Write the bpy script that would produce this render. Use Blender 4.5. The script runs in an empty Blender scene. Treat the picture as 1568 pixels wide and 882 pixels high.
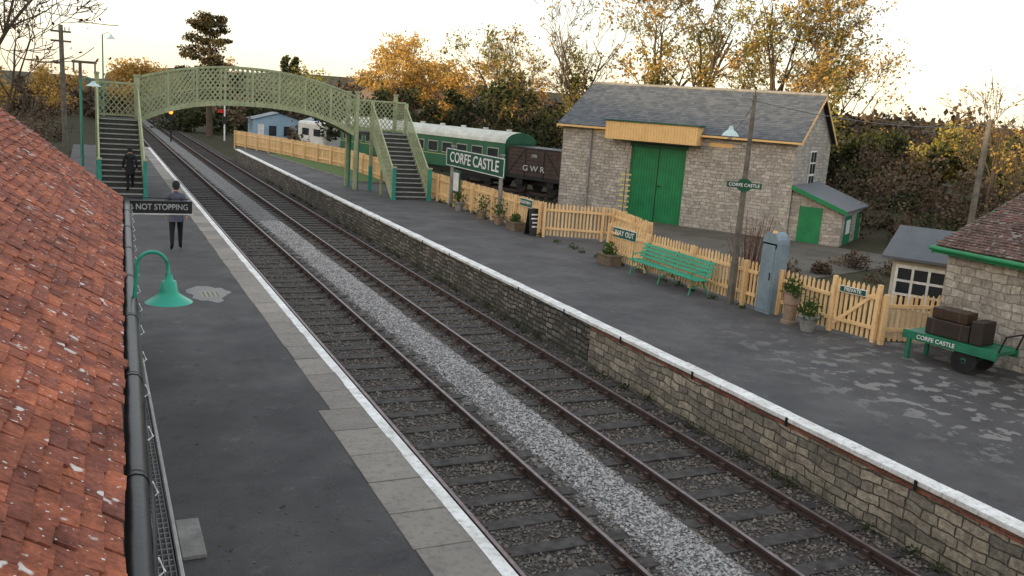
import bpy, bmesh, random
import numpy as np
from math import *
from mathutils import Vector, Matrix
random.seed(7); RNG=np.random.default_rng(7)
S=bpy.context.scene
COL=S.collection
# ------------------------------------------------------------------ materials
def newmat(name):
    m=bpy.data.materials.new(name); m.use_nodes=True
    nt=m.node_tree; b=nt.nodes['Principled BSDF']; return m,nt,b
def N(nt,t,**k):
    n=nt.nodes.new(t)
    for a,v in k.items(): setattr(n,a,v)
    return n
def mixc(nt,fac,a,b,mode='MIX'):
    n=N(nt,'ShaderNodeMix',data_type='RGBA',blend_type=mode)
    for i,v in ((0,fac),(6,a),(7,b)):
        if hasattr(v,'links'): nt.links.new(v,n.inputs[i])
        elif isinstance(v,(int,float)): n.inputs[i].default_value=v
        else: n.inputs[i].default_value=(*v,1)
    return n.outputs[2]
def ramp(nt,src,p0,p1):
    n=N(nt,'ShaderNodeMapRange'); n.clamp=True
    n.inputs[1].default_value=p0; n.inputs[2].default_value=p1
    nt.links.new(src,n.inputs[0]); return n.outputs[0]
def mul(nt,a,b):
    n=N(nt,'ShaderNodeMath',operation='MULTIPLY')
    for i,v in ((0,a),(1,b)):
        if hasattr(v,'links'): nt.links.new(v,n.inputs[i])
        else: n.inputs[i].default_value=v
    return n.outputs[0]
def pos(nt): return N(nt,'ShaderNodeTexCoord').outputs['Object']
def noise(nt,vec,sc,det=4,ro=.6):
    n=N(nt,'ShaderNodeTexNoise'); n.inputs['Scale'].default_value=sc
    n.inputs['Detail'].default_value=det; n.inputs['Roughness'].default_value=ro
    nt.links.new(vec,n.inputs['Vector']); return n.outputs['Fac']
def bump(nt,b,h,st,dist=.02):
    n=N(nt,'ShaderNodeBump'); n.inputs['Strength'].default_value=st; n.inputs['Distance'].default_value=dist
    nt.links.new(h,n.inputs['Height']); nt.links.new(n.outputs[0],b.inputs['Normal'])
_c={}
def M(name,c1,c2=None,sc=4,rough=.8,bmp=.2,bsc=30,met=0,tint=False,lo=.35,hi=.65,dirt=.0):
    if name in _c: return _c[name]
    m,nt,b=newmat(name); p=pos(nt)
    if c2 is None: c2=tuple(x*.72 for x in c1)
    n=noise(nt,p,sc); f=ramp(nt,n,lo,hi)
    if tint:
        at=N(nt,'ShaderNodeAttribute',attribute_name='tint')
        a=N(nt,'ShaderNodeMath',operation='MULTIPLY_ADD'); nt.links.new(f,a.inputs[0]); a.inputs[1].default_value=.3
        nt.links.new(mul(nt,at.outputs['Fac'],.8),a.inputs[2]); f=a.outputs[0]
    c=mixc(nt,f,c1,c2)
    if dirt>0:
        d=ramp(nt,noise(nt,p,sc*5,5,.7),.5,.75)
        c=mixc(nt,mul(nt,d,dirt),c,(.05,.045,.035))
    nt.links.new(c,b.inputs['Base Color']); b.inputs['Roughness'].default_value=rough
    b.inputs['Metallic'].default_value=met; b.inputs['Specular IOR Level'].default_value=.3
    if bmp: bump(nt,b,noise(nt,p,bsc,3),bmp)
    _c[name]=m; return m
def stone(name,d,bw,bh,c1,c2,mortar,dist=.06,stain=.5,ms=.012,moss=0.,ov=.55):
    m,nt,b=newmat(name); p=pos(nt)
    dot=N(nt,'ShaderNodeVectorMath',operation='DOT_PRODUCT'); nt.links.new(p,dot.inputs[0]); dot.inputs[1].default_value=(d[0],d[1],0)
    sep=N(nt,'ShaderNodeSeparateXYZ'); nt.links.new(p,sep.inputs[0])
    cb=N(nt,'ShaderNodeCombineXYZ'); nt.links.new(dot.outputs['Value'],cb.inputs[0]); nt.links.new(sep.outputs[2],cb.inputs[1])
    def wob(scale,amp,src):
        nz=N(nt,'ShaderNodeTexNoise'); nz.inputs['Scale'].default_value=scale; nz.inputs['Detail'].default_value=2; nt.links.new(cb.outputs[0],nz.inputs['Vector'])
        sb=N(nt,'ShaderNodeVectorMath',operation='SUBTRACT'); nt.links.new(nz.outputs['Color'],sb.inputs[0]); sb.inputs[1].default_value=(.5,.5,.5)
        sc=N(nt,'ShaderNodeVectorMath',operation='SCALE'); nt.links.new(sb.outputs[0],sc.inputs[0]); sc.inputs['Scale'].default_value=amp
        ad=N(nt,'ShaderNodeVectorMath',operation='ADD'); nt.links.new(src,ad.inputs[0]); nt.links.new(sc.outputs[0],ad.inputs[1]); return ad.outputs[0]
    vec=wob(6,dist*.7,wob(1.4,dist*3.2,cb.outputs[0]))
    br=N(nt,'ShaderNodeTexBrick'); nt.links.new(vec,br.inputs['Vector'])
    br.inputs['Scale'].default_value=1; br.inputs['Brick Width'].default_value=bw; br.inputs['Row Height'].default_value=bh
    br.inputs['Mortar Size'].default_value=ms; br.inputs['Mortar Smooth'].default_value=.4; br.offset=.43; br.squash=.62; br.squash_frequency=3
    br.inputs['Color1'].default_value=(*c1,1); br.inputs['Color2'].default_value=(*c2,1); br.inputs['Mortar'].default_value=(*mortar,1)
    c=mixc(nt,mul(nt,ramp(nt,noise(nt,p,1.3,5,.7),.42,.68),stain),br.outputs['Color'],tuple(x*.3 for x in c1))
    n3=ramp(nt,noise(nt,p,9,6,.75),.3,.72); c=mixc(nt,ov,c,mixc(nt,n3,(.16,.15,.14),(.8,.78,.75)),'OVERLAY')
    if moss>0:
        zt=ramp(nt,sep.outputs[2],-.55,-1.0); c=mixc(nt,mul(nt,mul(nt,zt,ramp(nt,noise(nt,p,2.5,4),.4,.6)),moss),c,(.035,.045,.02))
    nt.links.new(c,b.inputs['Base Color']); b.inputs['Roughness'].default_value=.9; b.inputs['Specular IOR Level'].default_value=.2
    h=N(nt,'ShaderNodeMath',operation='MULTIPLY_ADD'); nt.links.new(br.outputs['Fac'],h.inputs[0]); h.inputs[1].default_value=-1.2; nt.links.new(noise(nt,p,12,5,.7),h.inputs[2])
    bump(nt,b,h.outputs[0],.9,.04); return m
def leafmat(name,c1,c2,tr=.35):
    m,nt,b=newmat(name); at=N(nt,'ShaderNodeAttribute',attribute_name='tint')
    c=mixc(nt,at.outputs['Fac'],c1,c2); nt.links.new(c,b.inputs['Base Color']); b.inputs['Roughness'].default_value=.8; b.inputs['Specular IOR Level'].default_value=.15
    if tr<=0: return m
    t=N(nt,'ShaderNodeBsdfTranslucent'); nt.links.new(c,t.inputs[0]); mx=N(nt,'ShaderNodeMixShader'); mx.inputs[0].default_value=tr
    nt.links.new(b.outputs[0],mx.inputs[1]); nt.links.new(t.outputs[0],mx.inputs[2]); nt.links.new(mx.outputs[0],nt.nodes['Material Output'].inputs[0]); return m
def asphalt(name,base=.055,pale=False):
    m,nt,b=newmat(name); p=pos(nt)
    c=mixc(nt,ramp(nt,noise(nt,p,.6,5,.65),.35,.7),(base*.84,base*.8,base*.8),(base*1.36,base*1.29,base*1.25))
    c=mixc(nt,ramp(nt,noise(nt,p,2.6,6,.7),.56,.72),c,(base*.6,base*.58,base*.58))
    c=mixc(nt,ramp(nt,noise(nt,p,5.5,3,.5),.70,.72),c,(base*.4,base*.4,base*.4))
    c=mixc(nt,mul(nt,ramp(nt,noise(nt,p,1.7,5,.8),.58,.66),.4),c,(base*2.2,base*2.1,base*2.0))
    sp=N(nt,'ShaderNodeTexVoronoi'); sp.inputs['Scale'].default_value=55; nt.links.new(p,sp.inputs['Vector'])
    g=ramp(nt,sp.outputs['Distance'],.0,.5); c=mixc(nt,.5,c,mixc(nt,g,(.76,.75,.74),(.33,.33,.33)),'OVERLAY')
    if pale:
        sx=N(nt,'ShaderNodeSeparateXYZ'); nt.links.new(p,sx.inputs[0])
        q2=mul(nt,mul(nt,ramp(nt,sx.outputs[1],17.5,11.5),ramp(nt,sx.outputs[0],11.6,13.2)),ramp(nt,noise(nt,p,2.6,4,.55),.54,.58))
        c=mixc(nt,mul(nt,q2,.55),c,(.28,.27,.24))
    nt.links.new(c,b.inputs['Base Color'])
    r=ramp(nt,noise(nt,p,.9,3),.3,.7); rr=N(nt,'ShaderNodeMapRange'); nt.links.new(r,rr.inputs[0]); rr.inputs[3].default_value=.66; rr.inputs[4].default_value=.9
    b.inputs['Specular IOR Level'].default_value=.25
    nt.links.new(rr.outputs[0],b.inputs['Roughness']); bump(nt,b,noise(nt,p,60,3),.35,.01); return m
# ------------------------------------------------------------------ mesh builder
class MB:
    def __init__(s): s.v=[];s.f=[];s.m=[];s.t=[];s.mats=[]
    def mi(s,m):
        if m not in s.mats: s.mats.append(m)
        return s.mats.index(m)
    def poly(s,pts,m,t=0.):
        k=len(s.v); s.v+= [tuple(p) for p in pts]; s.f.append(tuple(range(k,k+len(pts)))); s.m.append(s.mi(m)); s.t.append(t)
    def hexa(s,p,m,t=0.):
        k=len(s.v); s.v+=[tuple(q) for q in p]; i=s.mi(m)
        for f in ((3,2,1,0),(4,5,6,7),(0,1,5,4),(1,2,6,5),(2,3,7,6),(3,0,4,7)):
            s.f.append(tuple(k+a for a in f)); s.m.append(i); s.t.append(t)
    def box(s,x0,x1,y0,y1,z0,z1,m,xf=None,t=0.):
        p=[(x0,y0,z0),(x1,y0,z0),(x1,y1,z0),(x0,y1,z0),(x0,y0,z1),(x1,y0,z1),(x1,y1,z1),(x0,y1,z1)]
        if xf: p=[xf(*q) for q in p]
        s.hexa(p,m,t)
    def tube(s,pts,rs,m,seg=8,t=0.,cap=True):
        pts=[Vector(p) for p in pts]; k=len(s.v); n=len(pts)
        if not hasattr(rs,'__len__'): rs=[rs]*n
        i_=s.mi(m)
        for i,p in enumerate(pts):
            d=(pts[min(i+1,n-1)]-pts[max(i-1,0)]).normalized()
            a=d.cross(Vector((0,0,1))) if abs(d.z)<.9 else d.cross(Vector((0,1,0)))
            a.normalize(); b=d.cross(a)
            for j in range(seg):
                th=2*pi*j/seg; s.v.append(tuple(p+(a*cos(th)+b*sin(th))*rs[i]))
        for i in range(n-1):
            for j in range(seg):
                j2=(j+1)%seg; s.f.append((k+i*seg+j,k+i*seg+j2,k+(i+1)*seg+j2,k+(i+1)*seg+j)); s.m.append(i_); s.t.append(t)
        if cap:
            s.f.append(tuple(k+j for j in range(seg))); s.m.append(i_); s.t.append(t)
            s.f.append(tuple(k+(n-1)*seg+j for j in reversed(range(seg)))); s.m.append(i_); s.t.append(t)
    def bar(s,a,b,w,th,m,side=(0,1,0)):
        a=Vector(a);b=Vector(b);d=(b-a).normalized();sd=Vector(side).normalized();u=d.cross(sd).normalized()
        o=[u*(-w/2)+sd*(-th/2),u*(w/2)+sd*(-th/2),u*(w/2)+sd*(th/2),u*(-w/2)+sd*(th/2)]
        s.hexa([a+q for q in o]+[b+q for q in o],m)
    def extrude(s,poly,z0,z1,m,mtop=None):
        n=len(poly); s.poly([(x,y,z1) for x,y in poly],mtop or m)
        for i in range(n):
            a=poly[i];b=poly[(i+1)%n]; s.poly([(*a,z0),(*b,z0),(*b,z1),(*a,z1)],m)
    def obj(s,name,parent=None,smooth=False,bevel=0,loc=None):
        me=bpy.data.meshes.new(name); me.from_pydata(s.v,[],s.f)
        for m in s.mats: me.materials.append(m)
        me.polygons.foreach_set('material_index',s.m)
        if any(s.t):
            a=me.attributes.new('tint','FLOAT','FACE'); a.data.foreach_set('value',s.t)
        if smooth: me.polygons.foreach_set('use_smooth',[True]*len(s.f))
        me.validate(); me.update()
        o=bpy.data.objects.new(name,me); COL.objects.link(o)
        if parent is not None:
            o.parent=parent; o.matrix_parent_inverse=parent.matrix_world.inverted()
        if bevel:
            b=o.modifiers.new('bevel','BEVEL'); b.width=bevel; b.segments=2; b.limit_method='ANGLE'
        return o
def group(name,loc=(0,0,0)):
    e=bpy.data.objects.new(name,None); COL.objects.link(e); e.location=loc; e.matrix_world=Matrix.Translation(loc); return e
def frame(o,deg):
    th=radians(deg); d=(sin(th),cos(th)); r=(cos(th),-sin(th)); z0=o[2] if len(o)>2 else 0
    return lambda l,w,h:(o[0]+d[0]*l+r[0]*w, o[1]+d[1]*l+r[1]*w, z0+h)
def text(body,size,mat,origin,right,up,parent,ext=.004,name='lettering',align='CENTER',sx=1.):
    c=bpy.data.curves.new(name,'FONT'); c.body=body; c.size=size; c.extrude=ext; c.align_x=align; c.align_y='CENTER'; c.offset=.012*size
    o=bpy.data.objects.new(name,c); COL.objects.link(o)
    r=Vector(right).normalized();u=Vector(up).normalized();n=r.cross(u)
    mw=Matrix((( r.x,u.x,n.x,origin[0]),(r.y,u.y,n.y,origin[1]),(r.z,u.z,n.z,origin[2]),(0,0,0,1)))
    dg=bpy.context.evaluated_depsgraph_get(); dg.update(); me=bpy.data.meshes.new_from_object(o.evaluated_get(dg))
    bpy.data.objects.remove(o); me.transform(Matrix.Diagonal((sx,1,1,1))); o=bpy.data.objects.new(name,me); COL.objects.link(o); me.materials.clear(); me.materials.append(mat)
    if parent: o.parent=parent; o.matrix_parent_inverse=parent.matrix_world.inverted()
    o.matrix_world=mw
    return o
# palette
WHITE=M('white_paint',(.76,.76,.74),(.58,.57,.54),3,.6,.1,dirt=.35)
EDGEW=M('edge_white_paint',(.76,.76,.73),(.54,.53,.49),2.5,.7,.2,dirt=.6)
TEAL=M('teal_paint',(.03,.26,.19),(.025,.2,.15),3,.45,.05)
GREEN=M('green_paint',(.012,.20,.07),(.01,.15,.055),2,.45,.05,dirt=.2)
DKGREEN=M('dark_green_paint',(.01,.085,.05),None,3,.4,.05)
OLIVE=M('bridge_paint',(.36,.39,.225),(.27,.30,.175),2,.6,.1,dirt=.5)
ORANGE=M('fence_paint',(.80,.54,.27),(.60,.39,.18),2.5,.75,.15,tint=True,dirt=.35)
YELL=M('canopy_paint',(.74,.47,.20),(.64,.40,.16),1,.6,.05,dirt=.2)
BLACK=M('black_iron',(.012,.012,.013),(.02,.02,.02),4,.4,.1)
DARK=M('dark_glass',(.02,.025,.03),(.03,.035,.04),1,.12,0)
RUSTRAIL=M('rail_side',(.075,.046,.036),(.045,.03,.024),8,.85,.2)
RAILTOP=M('rail_top',(.22,.17,.165),(.12,.095,.095),6,.42,.05,met=.45)
SLEEPER=M('sleeper_wood',(.026,.024,.023),(.07,.062,.055),6,.85,.4,25,dirt=.3)
GREY=M('grey_concrete',(.27,.26,.24),(.17,.165,.15),3,.9,.3,dirt=.4)
WOODG=M('weathered_wood',(.16,.14,.11),(.09,.08,.065),4,.9,.3,25)
BARK=M('bark',(.12,.09,.06),(.065,.05,.036),5,.95,.4,20)
SLATE=M('slate',(.052,.062,.075),(.115,.122,.128),2.5,.65,.15,40,tint=True,dirt=.15)
SKIN=M('skin',(.45,.26,.19),(.4,.22,.16),8,.5,.02)

# ------------------------------------------------------------------ terrain
xs=np.concatenate([np.linspace(-900,-220,8),np.linspace(-200,-20,19),np.linspace(-10,3,6),[3.5,10.8,14,15.3,15.75],np.linspace(16.6,60,16),np.linspace(66,200,15),np.linspace(260,1200,9)])
ys=np.concatenate([np.linspace(-600,-60,8),np.linspace(-40,100,36),np.linspace(106,300,20),np.linspace(350,1600,10)])
def gz(x,y):
    z=-1.03
    if x>15.7 : z=-.72
    if x<-.9: z=-.3
    d=hypot(x,y)
    z+=10*np.clip((x*.75+y*.25-75)/120,0,1)**1.2 if x>20 else 0
    z+=6*np.clip((y-170)/300,0,1)
    z+=29*np.exp(-((x+150)/32)**2)*np.clip((135-y)/60,0,1)  # unseen hill on the left, shaped to keep low sun off the station
    z+=.15*sin(x*.3)*cos(y*.21) if (d>95) else 0
    return z
V=[(x,y,gz(x,y)) for y in ys for x in xs]; nx=len(xs)
Fc=[(j*nx+i,j*nx+i+1,(j+1)*nx+i+1,(j+1)*nx+i) for j in range(len(ys)-1) for i in range(nx-1)]
m,nt,b=newmat('ground'); p=pos(nt)
c=mixc(nt,ramp(nt,noise(nt,p,.5,6,.7),.35,.65),(.03,.036,.016),(.06,.05,.03)); c=mixc(nt,ramp(nt,noise(nt,p,5,5,.7),.5,.7),c,(.04,.032,.024))
nt.links.new(c,b.inputs['Base Color']); b.inputs['Roughness'].default_value=.95; b.inputs['Specular IOR Level'].default_value=.1; bump(nt,b,noise(nt,p,9,4),.8,.06)
me=bpy.data.meshes.new('ground'); me.from_pydata(V,[],Fc); me.materials.append(m); g=bpy.data.objects.new('ground',me); COL.objects.link(g)
mb=MB(); yard=M('yard_gravel',(.12,.105,.085),(.07,.065,.05),.8,.95,.4,30,dirt=.4)
mb.poly([(16.6,27,-.70),(22,24,-.70),(34,28,-.70),(26,46,-.70),(17,55,-.70)],yard); mb.obj('yard_path')
# ------------------------------------------------------------------ track bed
XL=3.88; XR=10.34; RZ=-.81
def ballastmat(name,c1,c2,vs):
    m,nt,b=newmat(name); p=pos(nt)
    v=N(nt,'ShaderNodeTexVoronoi'); v.inputs['Scale'].default_value=vs; nt.links.new(p,v.inputs['Vector'])
    g=N(nt,'ShaderNodeSeparateColor'); nt.links.new(v.outputs['Color'],g.inputs[0])
    c=mixc(nt,g.outputs[0],c1,c2); e=ramp(nt,v.outputs['Distance'],.25,.65); c=mixc(nt,e,c,tuple(x*.3 for x in c1))
    c=mixc(nt,ramp(nt,noise(nt,p,1.1,5),.45,.7),c,tuple(x*.6 for x in c1))
    nt.links.new(c,b.inputs['Base Color']); b.inputs['Roughness'].default_value=.95
    mi=N(nt,'ShaderNodeMath',operation='SUBTRACT'); mi.inputs[0].default_value=1; nt.links.new(v.outputs['Distance'],mi.inputs[1]); bump(nt,b,mi.outputs[0],1,.04); return m
BAL1=ballastmat('ballast_pale',(.22,.21,.20),(.42,.405,.39),22)
BAL2=ballastmat('ballast_dark',(.060,.050,.041),(.165,.142,.12),20)
mb=MB()
prof=[(3.84,-1.0),(4.0,-.985),(6.50,-.985),(6.72,-.93),(7.1,-.9),(7.45,-.93),(7.66,-.985),(10.2,-.985),(10.4,-1.0)]
for i in range(len(prof)-1):
    (a,za),(b_,zb)=prof[i],prof[i+1]; mt=BAL1 if 2<=i<=5 else BAL2
    for y0 in range(-4,200,12): mb.poly([(a,y0,za),(b_,y0,zb),(b_,y0+12,zb),(a,y0+12,za)],mt)
mb.obj('track_ballast')
def stones(name,n,xa,xb,ya,yb,z,mat,r0,r1,avoid=None):
    y=ya+(yb-ya)*RNG.random(n)**1.5; x=RNG.uniform(xa,xb,n); r=RNG.uniform(r0,r1,n)
    if avoid is not None:
        # most stones sit in the cribs between the sleepers
        k=np.ones(n,bool)
        for yc in avoid: k&=~((np.abs(y-yc)<.13)&(RNG.random(n)<.88))
        x,y,r=x[k],y[k],r[k]; n=len(x)
    o=np.array([(1,0,0),(0,1,0),(-1,0,0),(0,-1,0),(0,0,1),(0,0,-1)],float)
    v=o[None]*RNG.uniform(.6,1.3,(n,6,1))*r[:,None,None]; th=RNG.uniform(0,6.28,n); c,s=np.cos(th),np.sin(th)
    R=np.zeros((n,3,3));R[:,0,0]=c;R[:,0,1]=-s;R[:,1,0]=s;R[:,1,1]=c;R[:,2,2]=.8; R[:,2,0]=RNG.uniform(-.5,.5,n)
    v=np.einsum('nij,nkj->nki',R,v); zz=np.interp(x,[q[0] for q in prof],[q[1] for q in prof])
    v+=np.stack([x,y,zz+z],1)[:,None]
    f=np.array([(0,1,4),(1,2,4),(2,3,4),(3,0,4),(1,0,5),(2,1,5),(3,2,5),(0,3,5)])[None]+6*np.arange(n)[:,None,None]
    me=bpy.data.meshes.new(name); me.from_pydata(v.reshape(-1,3).tolist(),[],f.reshape(-1,3).tolist())
    a=me.attributes.new('tint','FLOAT','FACE'); a.data.foreach_set('value',np.repeat(RNG.random(n),8)); me.materials.append(mat)
    o=bpy.data.objects.new(name,me); COL.objects.link(o)
stones('ballast_stones',15000,6.62,7.56,4.5,40,.01,M('stone_pale',(.17,.16,.15),(.50,.485,.47),30,.9,.2,tint=True),.016,.034)
SD=M('stone_dark',(.045,.037,.03),(.22,.19,.16),30,.9,.2,tint=True)
for tx,xa,xb in ((5.3825,3.95,6.72),(8.7875,7.46,10.2)):
    mb=MB(); y=2.0; ysl=[]
    while y<190:
        j=random.uniform(-.05,.05); w=.125
        ysl.append(y); mb.box(tx-1.28+j,tx+1.28+j,y-w,y+w,-1.02,-.950+random.uniform(-.012,.006),SLEEPER)
        for sx in (-.7525,.7525):
            mb.box(tx+sx-.19,tx+sx+.19,y-.07,y+.07,-.96,-.932,RUSTRAIL); mb.box(tx+sx-.10,tx+sx-.045,y-.05,y+.05,-.932,-.86,RUSTRAIL); mb.box(tx+sx+.045,tx+sx+.10,y-.05,y+.05,-.932,-.86,RUSTRAIL)
        y+=.76+random.uniform(-.03,.03)
    for sx in (-.7525,.7525):
        x=tx+sx
        mb.box(x-.036,x+.036,-4,198,-.931,-.90,RUSTRAIL); mb.box(x-.01,x+.01,-4,198,-.90,-.855,RUSTRAIL); mb.box(x-.036,x+.036,-4,198,-.855,-.813,RUSTRAIL)
        mb.poly([(x-.028,-4,RZ),(x+.028,-4,RZ),(x+.028,198,RZ),(x-.028,198,RZ)],RAILTOP)
    mb.obj('railway_track')
    stones('ballast_stones',15000,xa,xb,4.5,36,.012,SD,.018,.038,[q for q in ysl if q<37])
# ------------------------------------------------------------------ platforms
ASPH=asphalt('asphalt',.062); ASPH2=asphalt('asphalt_right',.070,True)
yst=(0,1)
ST_L=stone('platform_wall_brick',yst,.30,.11,(.18,.13,.10),(.12,.10,.08),(.09,.085,.08))
ST_FAR=stone('platform_wall_stone',yst,.36,.13,(.26,.24,.205),(.08,.075,.066),(.025,.024,.022),.07,.85,.022,.7,.8)
ST_NEAR=stone('platform_wall_ashlar',yst,.44,.16,(.45,.39,.30),(.18,.165,.14),(.09,.08,.065),.065,.6,.014,.6,.8)
mb=MB(); mb.extrude([(-1.2,-5),(XL-.03,-5),(XL-.03,72),(-1.2,72)],-1.05,0,ST_L,ASPH)
P1=mb.obj('platform')
SLAB=M('coping_slab',(.28,.25,.215),(.16,.147,.128),2,.85,.3,25,tint=True,dirt=.6)
mb=MB(); y=2.0
while y<71.5:
    L=random.uniform(.82,.98); w=(.84 if y<12.2 else .66)+random.uniform(-.012,.012)
    mb.box(XL-w,XL-.004,y+.010,y+L-.010,-.12,.008+random.uniform(0,.007),SLAB,t=random.random()); y+=L
mb.obj('coping',parent=P1,bevel=.008)
mb=MB(); y=2.
while y<71.5:
    L=random.uniform(.4,1.1); mb.box(XL-.155+random.uniform(-.010,.010),XL,y,min(y+L,71.5)-.002,-.05,.018+random.uniform(0,.001),EDGEW); y+=L
mb.obj('edge_line',parent=P1)
mb=MB()
polyR=[(XR+.02,-6),(XR+.02,74),(10.9,77),(12.9,69.3),(15.5,59),(15.5,45),(15.85,30.2),(18.2,29),(17.3,24.8),(16.0,24.6),(16.1,17),(16.5,14.4),(17.8,13.9),(17.8,-6)]
mb.extrude(polyR,-1.05,.03,ST_FAR,ASPH2); P2=mb.obj('platform')
mb=MB(); mb.box(XR-.0,XR+.019,-6,17.2,-1.05,-.125,ST_NEAR); mb.obj('wall_facing',parent=P2)
BRK=stone('red_brick',yst,.225,.075,(.34,.12,.065),(.18,.07,.045),(.15,.12,.1),.01,.6)
mb=MB(); mb.box(XR-.015,XR+.018,-6,17.2,-.122,-.035,BRK); mb.obj('brick_course',parent=P2)
mb=MB(); y=-5
while y<74:
    L=random.uniform(.5,1.0); mb.box(XR-.05+random.uniform(-.01,.01),XR+.24+random.uniform(-.016,.016),y,y+L-.006,-.03,.045+random.uniform(0,.006),EDGEW); y+=L
mb.obj('edge_coping',parent=P2,bevel=.010)
mb=MB()
for y in np.arange(8,60,2.6): mb.box(XR-.065,XR-.052,y,y+.05,-.10,.05,BLACK)
mb.obj('edge_clips',parent=P2)
pud,nt,b=newmat('puddle_wet'); b.inputs['Base Color'].default_value=(.03,.03,.03,1); b.inputs['Roughness'].default_value=.3; b.inputs['Specular IOR Level'].default_value=.5
mb=MB(); pts=[(2.38+(.44+.07*sin(3*a)+.05*cos(5*a)+.03*sin(11*a))*cos(a),21.2+(.85+.10*sin(4*a)+.05*cos(9*a))*sin(a),.004) for a in np.linspace(0,2*pi,60)[:-1]]
mb.poly(pts,pud); mb.obj('puddle')
mb=MB(); mb.poly([(2.2,20.75,.008),(2.62,20.75,.008),(2.62,21.5,.008),(2.2,21.5,.008)],M('cover_plate',(.30,.28,.22),None,12,.7,.3,dirt=.5)); 
for k in range(4): mb.poly([(2.25+k*.1,20.85,.012),(2.29+k*.1,20.85,.012),(2.29+k*.1,21.4,.012),(2.25+k*.1,21.4,.012)],BLACK)
mb.obj('drain_cover')
GRASS=M('grass',(.05,.10,.02),(.08,.12,.03),3,.95,.5,40)
mb=MB(); mb.extrude([(13.4,49),(15.1,49),(15.1,58.6),(12.7,69),(12.0,69)],.035,.14,GREY,GRASS); mb.obj('grass_verge')
# ------------------------------------------------------------------ tiled roofs
def tiles(mb,o,u,v,nu,nv,tw,ex,mat,th=.016,jit=.006):
    o=Vector(o);u=Vector(u).normalized();v=Vector(v).normalized();n=u.cross(v); 
    if n.z<0:n=-n
    for j in range(nv):
        off=(j%2)*tw/2
        for i in range(nu):
            a=o+u*(i*tw+off+random.uniform(-jit,jit))+v*(j*ex+random.uniform(-jit,jit)*1.5)
            if random.random()<.02: a=a-v*random.uniform(.01,.03)
            w=tw-.007; L=ex*1.55; lift=random.uniform(0,jit)*1.3
            b0=n*(th*.9+lift); b1=n*(-.004)
            tilt=random.uniform(-1,1)*jit
            sk=u*random.uniform(-1,1)*jit
            p=[a+b0-n*th,a+u*w+b0-n*th+n*tilt,a+u*w+v*L+b1-n*th+sk,a+v*L+b1-n*th+sk]
            q=[a+b0,a+u*w+b0+n*tilt,a+u*w+v*L+b1+sk,a+v*L+b1+sk]
            mb.hexa(p+q,mat,random.random()*.98+.01)
def claymat(name,c1,c2,lich,lth=.62):
    m,nt,b=newmat(name); p=pos(nt); at=N(nt,'ShaderNodeAttribute',attribute_name='tint')
    c=mixc(nt,at.outputs['Fac'],c1,c2)
    c=mixc(nt,mul(nt,ramp(nt,noise(nt,p,1.6,6,.75),.42,.68),.85),c,tuple(x*.36 for x in c2)); c=mixc(nt,.6,c,mixc(nt,ramp(nt,noise(nt,p,28,4,.7),.3,.7),(.2,.2,.2),(.8,.8,.8)),'OVERLAY')
    c=mixc(nt,ramp(nt,noise(nt,p,7,2,.4),lth-.01,lth+.02),c,lich)
    c=mixc(nt,ramp(nt,noise(nt,p,30,2,.4),lth,lth+.03),c,lich)
    nt.links.new(c,b.inputs['Base Color']); b.inputs['Roughness'].default_value=.9; b.inputs['Specular IOR Level'].default_value=.2; bump(nt,b,noise(nt,p,45,4),.5,.01); return m
CLAY=claymat('clay_tile',(.42,.13,.065),(.20,.07,.05),(.55,.51,.47),.69)
CLAY2=claymat('old_tile',(.17,.09,.07),(.09,.06,.05),(.22,.20,.175),.63)
SB=group('station_building',(-2,8,0))
ex=lambda Y:-.03+.0285*Y
mb=MB(); ud=Vector((.0285,1,0)).normalized(); pitch=radians(38); vd=(Vector((-ud.y,ud.x,0))*cos(pitch)+Vector((0,0,sin(pitch))))
tiles(mb,(ex(0),0.0,2.68),ud,vd,102,40,.168,.108,CLAY,.018,.009)
mb.obj('roof_tiles',parent=SB)
mb=MB(); R0=Vector((ex(-1),-1,2.62)); e=Vector((ex(17.2),17.2,2.62)); mb.poly([R0,e,e+vd*4.4,R0+vd*4.4],M('roof_underlay',(.05,.04,.035)))
mb.poly([e,e+vd*4.4,Vector(((e+vd*4.4).x,17.2,0)),Vector((e.x,17.2,0))],GREY)
mb.obj('roof_deck',parent=SB)
mb=MB(); mb.hexa([(ex(-1)-.5,-1,0),(ex(-1)-.3,-1,0),(ex(17)-.3,17,0),(ex(17)-.5,17,0),(ex(-1)-.5,-1,2.5),(ex(-1)-.3,-1,2.5),(ex(17)-.3,17,2.5),(ex(17)-.5,17,2.5)],stone('station_wall',yst,.4,.18,(.3,.27,.22),(.2,.18,.15),(.12,.11,.1))); mb.obj('walls',parent=SB)
mb=MB(); mb.tube([(ex(y)+.07,y,2.60) for y in np.linspace(1.5,17.35,14)],.062,BLACK,12)
for y in np.arange(3,17,1.8): mb.tube([(ex(y)+.07,y,2.60),(ex(y)+.07,y+.06,2.60)],.067,BLACK,12)
mb.obj('gutter',parent=SB,smooth=True)
mb=MB(); pts=[]; 
for y in np.linspace(2,17.2,60): pts.append((ex(y)+.14+.008*sin(y*3.1),y,2.585+.02*sin(y*1.7+1)))
mb.tube(pts,.011,BLACK,5); 
for y in np.arange(3,17,.83):
    mb.tube([(ex(y)+.145,y,2.58),(ex(y)+.175,y+.01,2.60),(ex(y)+.15,y+.03,2.66)],.006,WHITE,4)
mb.obj('cable',parent=SB)
mb=MB(); MG=M('mesh_wire',(.22,.22,.21),None,9,.5,0,met=.3)
for y in np.arange(5.0,15.8,.12): mb.tube([(.44,y,.05),(.66,y,.05)],.008,MG,4)
for x in (.44,.50,.555,.61,.66): mb.tube([(x,5,.05),(x,15.8,.05)],.008,MG,4)
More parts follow.
